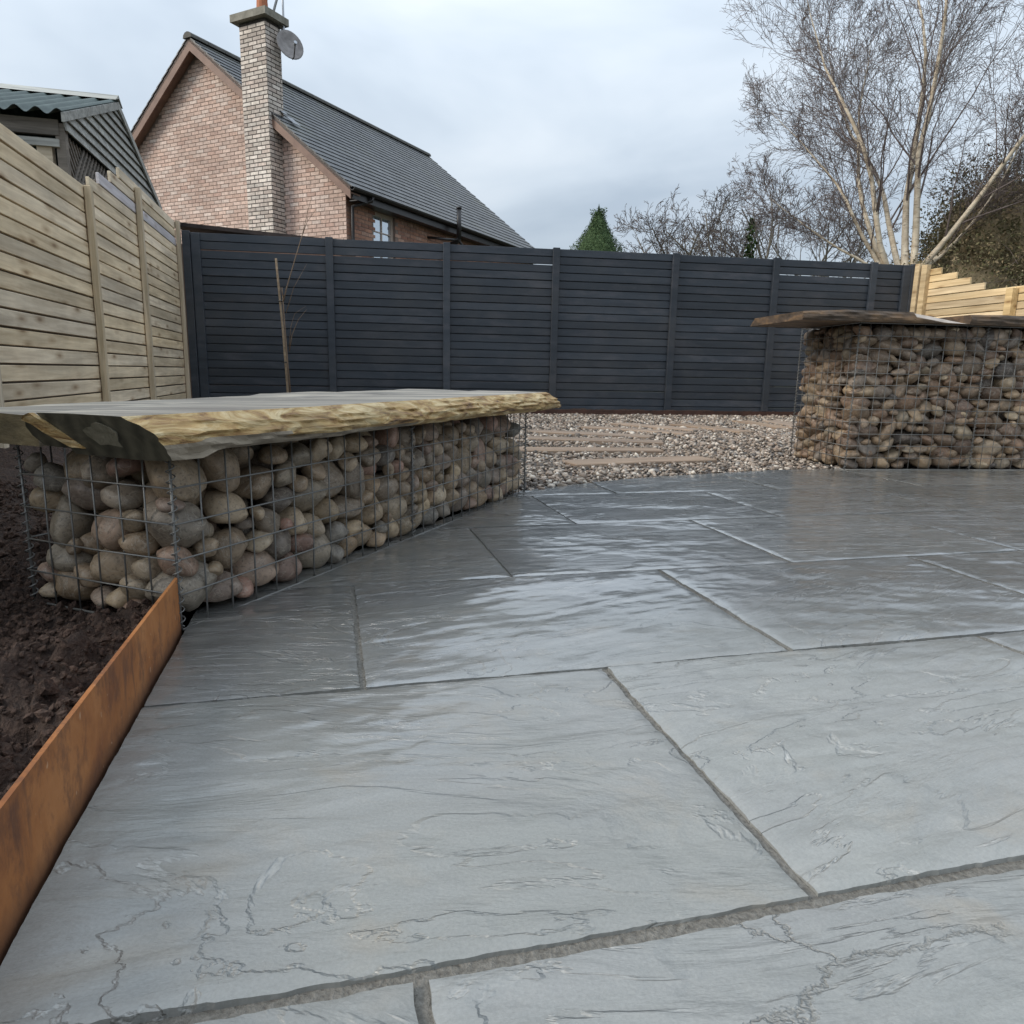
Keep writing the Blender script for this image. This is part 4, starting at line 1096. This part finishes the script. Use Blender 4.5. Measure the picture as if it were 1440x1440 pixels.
# roof decks and tiles
R0 = .06
for side in (1, -1):
    ge = GAP + side * (GE - GAP)
    mb = MB(); mb.prism([hp(GAP, R0 + .02, ZAP - .06), hp(ge, R0 + .02, ZE - .06), hp(ge, R0 + .02, ZE - .13), hp(GAP, R0 + .02, ZAP - .13)], tuple((RL - R0 - .04) * np.array(HR3)))
    rd = mb.build('roof', TILE, house)
    mb = MB()
    ln = math.hypot(GE - GAP, ZAP - ZE); dn = (np.array(HG3) * side * (GE - GAP) + V3(0, 0, ZE - ZAP)) / ln
    nm = np.cross(HR3, dn) * side; nm = nm / np.linalg.norm(nm)
    if nm[2] < 0: nm = -nm
    ncs = 24; gauge = (ln + .05) / ncs
    for c in range(ncs):
        s = c * gauge
        r_ = R0 + (-.15 if c % 2 else 0)
        while r_ < RL:
            a = max(r_, R0); b = min(r_ + .30, RL)
            if b - a > .05:
                ca = hp(GAP, (a + b) / 2, ZAP) + dn * (s + gauge * .5 + .02) - nm * .028
                tl = dn + nm * (.062 + random.uniform(-.006, .006)); tl = tl / np.linalg.norm(tl); tn = np.cross(HR3, tl); tn = tn if tn[2] > 0 else -tn
                mb.box(ca, b - a - .006, gauge + .04, .018, HR3, tl, tn)
            r_ += .302
    o = mb.build('roof_tile', TILE, house); o['kind'] = 'stuff'
for i in range(20):
    mb = MB(); a = R0 - .02 + i * (RL - R0 + .02) / 20; L = (RL - R0 + .02) / 20 - .012
    pts = []
    for k in range(7):
        an = math.pi * k / 6; pts.append(hp(GAP + .125 * math.cos(an), a, ZAP - .075 + .115 * math.sin(an)))
    mb.prism(pts, tuple(L * np.array(HR3))); mb.build('ridge_tile', RIDGE, house)
for side in (1, -1):       # bargeboards and soffit
    ge = GAP + side * (GE - GAP)
    mb = MB(); mb.prism([hp(GAP, R0 + .02, ZAP - .07), hp(ge, R0 + .02, ZE - .07), hp(ge, R0 + .02, ZE - .28), hp(GAP, R0 + .02, ZAP - .30)], tuple(.022 * np.array(HR3))); mb.build('bargeboard', BARGE, house)
    mb = MB(); mb.prism([hp(GAP, R0 + .045, ZAP - .16), hp(ge, R0 + .045, ZE - .16), hp(ge, R0 + .045, ZE - .185), hp(GAP, R0 + .045, ZAP - .185)], tuple((W0 - R0) * np.array(HR3))); mb.build('gable_soffit', BARGE, house)
mb = MB(); mb.box(hp(GE - .03, (R0 + RL) / 2 + .05, ZE - .155), .022, RL - R0 - .15, .20, HG3, HR3); mb.build('fascia', GUTTER, house)
mb = MB(); mb.box(hp((GW + GE) / 2, (W0 + RL) / 2, ZE - .235), GE - GW - .06, RL - W0 - .1, .02, HG3, HR3); mb.build('soffit', GUTTER, house)
mb = MB(); n = 7; pr = []
for k in range(n): an = math.pi + math.pi * k / (n - 1); pr.append(hp(GE + .045 + .06 * math.cos(an), R0 + .02, ZE - .075 + .06 * math.sin(an)))
for k in range(n - 1, -1, -1): an = math.pi + math.pi * k / (n - 1); pr.append(hp(GE + .045 + .052 * math.cos(an), R0 + .02, ZE - .075 + .052 * math.sin(an)))
mb.prism(pr, tuple((RL - R0 - .05) * np.array(HR3))); mb.build('gutter', GUTTER, house)
mb = MB(); mb.tube([hp(GE + .04, .70, ZE - .13), hp(GE + .02, .70, ZE - .2), hp(GW + .07, .43, ZE - .33), hp(GW + .07, .43, 3.0), hp(GW + .07, .43, .1)], .036, 8); mb.build('downpipe', GUTTER, house, smooth=True)
# flue on the side wall
mb = MB(); fp = hp(GE + .16, 3.75, 3.62)
mb.tube([fp + V3(0, 0, -.05), fp + V3(0, 0, .64)], .055, 10); mb.tube([fp + V3(0, 0, .62), fp + V3(0, 0, .66)], .064, 10); mb.build('flue_pipe', GUTTER, house, smooth=True)
mb = MB(); mb.tube([fp + V3(0, 0, -.02), fp + V3(0, 0, -.10) - .06 * np.array(HG3), hp(GW, 3.75, 3.42)], .055, 8); mb.tube([fp + V3(0, 0, -.05), hp(GE + .12, 3.3, 3.50), hp(GW, 3.15, 3.55)], .03, 6); mb.tube([fp + V3(0, 0, -.08), hp(GE + .0, 4.35, 3.42), hp(GW, 4.4, 3.42)], .03, 6); mb.build('flue_elbow', GUTTER, house, smooth=True)
# chimney stack
CG0, CG1 = -.70, -.022; CZ = 7.06
mb = MB(); mb.box(hp((CG0 + CG1) / 2, .20, CZ / 2), CG1 - CG0 - .012, .395, CZ, HG3, HR3); chim = mb.build('chimney', MORTCHIM, house)
mb = MB()
courses(mb, lambda g, z: hp(g, .0025 + .006, z), HG3, tuple(-np.array(HR3)), CG0, CG1, 2.0, CZ, lambda g, z: True, gapx=.008, gapz=.007)
ob = mb.build('brick', BRICKPALE, None, origin=tuple(house.location)); ob.parent = chim; ob.location = (0, 0, 0); ob['kind'] = 'stuff'
mb = MB()
courses(mb, lambda r, z: hp(CG1 - .006, r, z), HR3, HG3, .0, .40, 2.0, CZ, lambda g, z: True, shift=-.1, gapx=.008, gapz=.007)
courses(mb, lambda r, z: hp(CG0 + .006, r, z), HR3, tuple(-np.array(HG3)), .0, .40, 2.0, CZ, lambda g, z: True, shift=-.1, gapx=.008, gapz=.007)
ob = mb.build('brick', BRICKPALE, None, origin=tuple(house.location)); ob.parent = chim; ob.location = (0, 0, 0); ob['kind'] = 'stuff'
mb = MB(); mb.box(hp((CG0 + CG1) / 2, .20, CZ + .085), CG1 - CG0 + .24, .62, .13, HG3, HR3); mb.box(hp((CG0 + CG1) / 2, .20, CZ + .165), CG1 - CG0 + .12, .5, .04, HG3, HR3)
ob = mb.build('chimney_cap', CAPSTONE, None, origin=tuple(house.location)); ob.parent = chim; ob.location = (0, 0, 0)
mb = MB(); pc = hp(-.27, .2, CZ + .17); mb.tube([pc, pc + V3(0, 0, .03), pc + V3(0, 0, .28), pc + V3(0, 0, .30), pc + V3(0, 0, .36)], [.125, .115, .10, .12, .118], 14)
ob = mb.build('chimney_pot', TERRA, None, origin=tuple(house.location)); ob.parent = chim; ob.location = (0, 0, 0)
mb = MB(); mb.box(hp(CG1 + .02, .37, rz(CG1) + .06), .16, .14, .012, tuple(dn * 0 + np.array(HG3) * .79 + V3(0, 0, -.61)), HR3, tuple(np.array(HG3) * .61 + V3(0, 0, .79))); mb.box(hp(CG1 + .15, .50, rz(CG1 + .15) + .035), .26, .20, .008, tuple(np.array(HG3) * .785 + V3(0, 0, -.62)), HR3, tuple(np.array(HG3) * .62 + V3(0, 0, .785)))
mb.build('lead_flashing', LEAD, house)

# satellite dish
dc = hp(CG1 + .27, .36, 6.69)
dish = thing('satellite_dish', tuple(dc), 'grey satellite dish fixed to the right side of the tall chimney', 'dish')
dnm = np.array(HG3) * .80 - np.array(HR3) * .42 + V3(0, 0, .34); dnm /= np.linalg.norm(dnm)
du = np.cross(V3(0, 0, 1), dnm); du /= np.linalg.norm(du); dv = np.cross(dnm, du)
mb = MB(); vs = []; rings = 6; seg = 24
for front in (0, 1):
    for i in range(rings + 1):
        rr = i / rings
        for k in range(seg):
            an = 2 * math.pi * k / seg
            vs.append(dc + du * (.26 * rr * math.cos(an)) + dv * (.31 * rr * math.sin(an)) + dnm * (.055 * rr * rr - .05 - (.008 if front else 0)))
fs = []
for front in (0, 1):
    b = front * (rings + 1) * seg
    for i in range(rings):
        for k in range(seg):
            q = (b + i * seg + k, b + i * seg + (k + 1) % seg, b + (i + 1) * seg + (k + 1) % seg, b + (i + 1) * seg + k); fs.append(q if not front else q[::-1])
for k in range(seg): fs.append((rings * seg + k, rings * seg + (k + 1) % seg, (2 * rings + 1) * seg + (k + 1) % seg, (2 * rings + 1) * seg + k))
mb.add(vs, fs); mb.build('reflector', DISH, dish, smooth=True)
mb = MB(); lnb = dc + dnm * .24 - dv * .16; mb.tube([dc - dv * .31 + dnm * .0, dc - dv * .33 + dnm * .08, lnb - dv * .02], .012, 6); mb.build('arm', GUTTER, dish)
mb = MB(); mb.tube([lnb - dnm * .05, lnb + dnm * .03], [.022, .034], 8); mb.build('receiver', ALU, dish)
mb = MB(); mb.tube([dc - dnm * .055, dc - dnm * .13, hp(CG1, .30, 6.74)], .018, 6); mb.build('bracket', GUTTER, dish)
# aerial mast
ap = hp(CG1 + .07, .42, 6.6)
aer = thing('aerial', tuple(ap), 'thin aerial mast rising beside the chimney cap above the satellite dish', 'aerial')
mb = MB(); mb.tube([ap + V3(0, 0, .15), ap + V3(0, 0, 2.1)], .02, 7); mb.build('mast', ALU, aer)
mb = MB(); a0 = ap + V3(0, 0, 1.25); bd = np.array(HG3) * .75 + np.array(HR3) * .5; 
for q in range(9):
    p = a0 + bd * (q * .11 - .35) + V3(0, 0, .2 * (q * .11 - .35)); cr = V3(0, 0, 1) * .8 + np.array(HR3) * .3; mb.tube([p - cr * .11, p + cr * .11], .006, 4)
mb.tube([a0 - bd * .4 - V3(0, 0, .08), a0 + bd * .65 + V3(0, 0, .12)], .012, 5); mb.build('aerial_array', ALU, aer)
mb = MB(); q = hp(-.22, .40, CZ + .22); mb.tube([q, q + .22 * np.array(HG3) + V3(0, 0, .45)], .025, 6); mb.build('strut', ALU, aer)
mb = MB()
for z in (.25, .42): mb.box(ap + V3(0, 0, z) - .025 * np.array(HG3), .05, .05, .03, HG3, HR3)
mb.build('wall_bracket', ALU, aer)

# ------------------------------------------------------------------ trees
def unit(v): return v / (np.linalg.norm(v) + 1e-12)
def grow(p, d, L, r, lvl, maxl, T, pr, out):
    """p start, d direction; out[lvl] collects (points, radii)"""
    ns = pr['seg'][lvl]; pts = [p]; rad = [r]; dirs = [d]
    step = L / ns
    for i in range(ns):
        d = unit(d + T.normal(0, pr['wob'][lvl], 3) + V3(0, 0, pr['up'][lvl]))
        p = p + d * step; pts.append(p); rad.append(max(r * (1 - (1 - pr['tip']) * (i + 1) / ns), pr['rmin'])); dirs.append(d)
    out[lvl].append((pts, rad))
    if lvl >= maxl: return
    n = pr['kids'][lvl]; n = max(1, int(n * T.uniform(.75, 1.25)))
    for k in range(n):
        t = pr['from'][lvl] + (1 - pr['from'][lvl]) * ((k + T.uniform(0, 1)) / n)
        x = t * ns; i = min(int(x), ns - 1); f = x - i
        q = pts[i] * (1 - f) + pts[i + 1] * f; rr = rad[i] * (1 - f) + rad[i + 1] * f
        dd = dirs[i + 1]; a = T.uniform(*pr['ang'][lvl]); az = T.uniform(0, 2 * math.pi)
        u = unit(np.cross(dd, unit(T.normal(size=3)))); 
        nd = unit(dd * math.cos(a) + u * math.sin(a))
        grow(q, nd, L * T.uniform(*pr['len'][lvl]) * (1.15 - .5 * t), max(rr * pr['rk'], pr['rmin']), lvl + 1, maxl, T, pr, out)
def tree(base, starts, pr, mats, label, cat='tree', name='bare_tree', seed=1, maxl=4, nbranch=2, group=None):
    T = np.random.default_rng(seed); out = [[] for _ in range(maxl + 1)]
    for (p, d, L, r) in starts: grow(V3(*p), unit(V3(*d)), L, r, 0, maxl, T, pr, out)
    root = thing(name, base, label, cat, group)
    for pts, rad in out[0]:
        mb = MB(); mb.tube(pts, rad, 8, False); mb.build('trunk', mats[0], root, smooth=True)
    mb = MB()
    for lv in range(1, nbranch):
        for pts, rad in out[lv]: mb.tube(pts, rad, 5, False)
    if mb.n: mb.build('branch', mats[1], root, smooth=True)
    mb = MB()
    for lv in range(nbranch, maxl + 1):
        for pts, rad in out[lv]: mb.tube(pts, rad, 3, False)
    o = mb.build('twig', mats[2], root); o['kind'] = 'stuff'
    return root, out

PR = dict(seg=[10, 8, 6, 4, 3], wob=[.09, .12, .15, .18, .2], up=[.035, .06, .05, .02, .0], tip=.06, rmin=.0030, kids=[16, 9, 6, 3, 0], ang=[(.25, .65), (.3, .8), (.35, .95), (.3, 1.0)], len=[(.28, .5), (.36, .6), (.38, .62), (.4, .65)], rk=.40)
PR['from'] = [.12, .12, .1, .1]
B0 = V3(10.9, 12.4, 0)
D = 13.5
def px(u, v, d): # used only to place far trunks on their real ray distances
    q = np.array(RT).T @ V3((u - 720) / 1000, -(v - 720) / 1000, 1.0); return V3(0, 0, .54) + q * d
bst = []
for (u0, v0, u1, v1, L, r) in ((1243, 385, 1110, 170, 4.0, .042), (1240, 382, 1100, 285, 2.8, .03), (1246, 384, 1150, 120, 5.0, .055), (1250, 384, 1195, 90, 5.8, .055), (1265, 385, 1240, 60, 6.6, .06), (1272, 385, 1275, 60, 7.6, .068), (1284, 385, 1320, 100, 7.4, .066), (1292, 380, 1440, 215, 5.0, .055), (1296, 378, 1470, 255, 4.8, .05), (1298, 378, 1450, 300, 3.6, .032)):
    p0 = px(u0, v0, D); p1 = px(u1, v1, D + random.uniform(-1.2, 1.2)); d = unit(p1 - p0)
    bst.append((p0 - unit(p0 - V3(10.95, 12.6, -.2)) * np.linalg.norm(p0 - V3(10.95, 12.6, -.2)) * .0, d, L, r))
birch, _ = tree(tuple(B0), bst, PR, [BIRCHBARK, BIRCHTWIG, BIRCHTWIG], 'large leafless birch with several cream stems fanning out behind the fence corner', name='birch_tree', seed=5, nbranch=2)
mb = MB()
for (p, d, L, r) in bst: mb.tube([V3(10.95 + .25 * (p[0] - 10.95), 12.5 + .2 * (p[1] - 12.5), -.1), p * .5 + V3(10.95, 12.5, .4) * .5, p + d * .03], [r * 1.3, r * 1.1, r], 8, False)
mb.build('stem_base', BIRCHBARK, birch, smooth=True)

PB = dict(seg=[7, 6, 5, 4, 3], wob=[.14, .19, .22, .24, .2], up=[.02, .05, .06, .05, .03], tip=.25, rmin=.0065, kids=[7, 6, 4, 3, 0], ang=[(.5, 1.0), (.4, .95), (.4, 1.0), (.4, 1.0)], len=[(.42, .62), (.42, .62), (.38, .6), (.35, .6)], rk=.55)
PB['from'] = [.3, .2, .15, .1]
def bare(u, d, h, r, seed, label, mats, lean=(0, 0), pr=PB, maxl=4, group='bare trees beyond the back fence'):
    b = px(u, 350, d); b = V3(b[0], b[1], 0)
    T = np.random.default_rng(seed)
    sts = []
    fork = V3(b[0], b[1], h * .36)
    for k in range(4):
        az = k * 1.6 + T.uniform(0, 1); dd = unit(V3(.55 * math.cos(az) + lean[0], .3 * math.sin(az), 1)); sts.append((fork + dd * .02, dd, h * .66, r * .62))
    rt, out = tree(tuple(b), sts, pr, mats, label, seed=seed, maxl=maxl, group=group)
    mb = MB(); mb.tube([b, b * .5 + fork * .5 + V3(.06, 0, 0), fork + V3(0, 0, .1)], [r * 1.25, r, r * .85], 8, False); mb.build('trunk', mats[0], rt, smooth=True)
    return b, fork, rt
BM = [BAREBARK, BAREBARK, BARETWIG]
bare(962, 24, 5.65, 0.109, 21, 'leftmost large bare tree behind the grey fence, beside the small pinkish one', BM)
bare(1012, 25, 5.56, 0.102, 22, 'bare twiggy tree just left of the ivy-clad trunk', BM)
ib, ifk, irt = bare(1052, 23.5, 6.23, 0.116, 23, 'bare tree whose trunk is wrapped in green ivy', BM)
bare(1100, 24.5, 6.40, 0.116, 24, 'bare grey tree between the ivy-clad trunk and the birch', BM)
bare(1165, 25, 6.07, 0.109, 25, 'bare tree low behind the left side of the birch', BM)
bare(893, 27, 4.60, .11, 26, 'small pinkish haze of a bare tree beside the green conifer', [PINKTWIG, PINKTWIG, PINKTWIG], maxl=4)

def leaves(C, N, size, asp=.5):
    """small pointed leaf faces: centres C, facing N"""
    n = len(C); a = unit_rows(np.cross(N, rng.normal(size=(n, 3)))); b = np.cross(N, a); s = size * rng.uniform(.6, 1.3, n)[:, None]
    V = np.stack([C - a * s, C + b * s * asp, C + a * s, C - b * s * asp], 1).reshape(-1, 3)
    return V, np.arange(n * 4).reshape(-1, 4)
def unit_rows(v): return v / (np.linalg.norm(v, axis=1)[:, None] + 1e-12)
# ivy
n = 620; z = 2.0 + 3.7 * rng.uniform(0, 1, n) ** 1.25; a = rng.uniform(0, 2 * np.pi, n); rr = (.06 + .34 * rng.uniform(0, 1, n) ** 2) * (1 + .6 * np.sin(z * 4)) * np.clip((6.2 - z) / 2.2, .3, 1)
C = np.stack([ib[0] + rr * np.cos(a) + .03 * (z - 3), ib[1] + rr * np.sin(a), z], 1)
v, f = leaves(C, unit_rows(rng.normal(size=(n, 3))), .075, .7); fastmesh('ivy', v, f, IVY, root=irt)
# conifer
cb = px(840, 350, 22); cb = V3(cb[0], cb[1], 0)
con = thing('conifer', tuple(cb), 'dense green conical conifer rising above the grey fence', 'tree')
mb = MB(); mb.tube([cb, cb + V3(0, 0, 3.2), cb + V3(0, 0, 5.2)], [.14, .09, .02], 7); mb.build('trunk', BAREBARK, con)
n = 42000; t = rng.uniform(0, 1, n) ** .6; z = 5.62 - t * 4.9; a = rng.uniform(0, 2 * np.pi, n)
R_ = .84 * np.clip((5.5 - z) / 1.15, 0, 1) ** 1.05 + .30 * np.clip((4.4 - z), 0, 3)
cl = 1 + .22 * fbm(a * 2.2, z * 2.4, 3)
rr = R_ * cl * rng.uniform(.55, 1.0, n) ** .5
C = np.stack([cb[0] + rr * np.cos(a), cb[1] + rr * np.sin(a), z + rng.normal(0, .04, n)], 1)
C = np.concatenate([C, np.stack([cb[0] - .14 + rng.normal(0, .06, 500), cb[1] + rng.normal(0, .06, 500), rng.uniform(4.7, 5.5, 500)], 1), np.stack([cb[0] + .10 + rng.normal(0, .07, 700), cb[1] + rng.normal(0, .06, 700), rng.uniform(4.8, 5.56, 700)], 1)])
N = unit_rows(np.stack([np.cos(np.resize(a, len(C))), np.sin(np.resize(a, len(C))), .3 + 0 * C[:, 0]], 1) + rng.normal(0, .6, (len(C), 3)))
v, f = leaves(C, N, .036, .35); fastmesh('crown', v, f, CONIF, root=con)
mb = MB(); zz = [.8, 2.0, 3.2, 4.2, 4.6, 5.0, 5.3]
mb.tube([cb + V3(0, 0, z) for z in zz], [.72 * (.84 * min(1, max(0, (5.5 - z) / 1.15)) + .30 * min(3, max(0, 4.4 - z))) for z in zz], 14); mb.build('inner_crown', CONIF, con, smooth=True)
# dark evergreen on the right
ev = thing('evergreen_tree', (13.6, 12.2, 0), 'dark brownish evergreen massed behind the right end of the new timber fence', 'tree')
mb = MB(); mb.tube([(13.6, 12.2, -.05), (13.6, 12.2, 2.0), (13.5, 12.2, 4.2)], [.3, .22, .05], 8); mb.build('trunk', BAREBARK, ev)
blobs = [(12.0, 12.0, 1.6, 1.7, 1.5, 2.0), (13.4, 12.3, 2.9, 2.0, 1.6, 2.2), (15.0, 12.0, 2.9, 2.2, 1.8, 2.3), (12.7, 11.6, .9, 2.4, 1.4, 1.7), (16.5, 11.2, 2.0, 2.4, 2.0, 2.6), (12.3, 12.0, 3.0, .8, .9, 1.2)]
Cs = []
for (x, y, z, a, b, c) in blobs:
    n = int(22000 * a * c / 3.5); q = unit_rows(rng.normal(size=(n, 3))); lump = 1 + .22 * fbm(q[:, 0] * 4 + x, q[:, 2] * 4 + q[:, 1] * 2, 3)
    rr = (rng.uniform(.35, 1, n) ** .45 * lump)[:, None]; Cs.append(np.stack([x + a * q[:, 0] * rr[:, 0], y + b * q[:, 1] * rr[:, 0], z + c * q[:, 2] * rr[:, 0]], 1))
C = np.concatenate(Cs); C = C[C[:, 2] > 0]
v, f = leaves(C, unit_rows(rng.normal(size=(len(C), 3)) + (0, -.3, .5)), .034, .45); fastmesh('crown', v, f, YEW, root=ev)
mb = MB(); vl, fl = ico(3)
for (x, y, z, a, b, c) in blobs:
    k_ = 1 + .22 * fbm(vl[:, 0] * 4 + x, vl[:, 2] * 4 + vl[:, 1] * 2, 3)
    mb.add([(x + .72 * a * p[0] * q, y + .72 * b * p[1] * q, max(z + .72 * c * p[2] * q, .02)) for p, q in zip(vl, k_)], [tuple(int(i) for i in f) for f in fl])
mb.build('inner_crown', YEW, ev, smooth=True)
T = np.random.default_rng(3); mb = MB()
for i in range(240):
    q = C[int(T.integers(len(C)))]; d = unit(T.normal(size=3) + V3(-.3, -.4, .5)); mb.tube([q, q + d * .3 + T.normal(0, .03, 3), q + d * .65 + T.normal(0, .05, 3)], [.007, .005, .003], 3, False)
o = mb.build('twig', BIRCHTWIG, ev); o['kind'] = 'stuff'
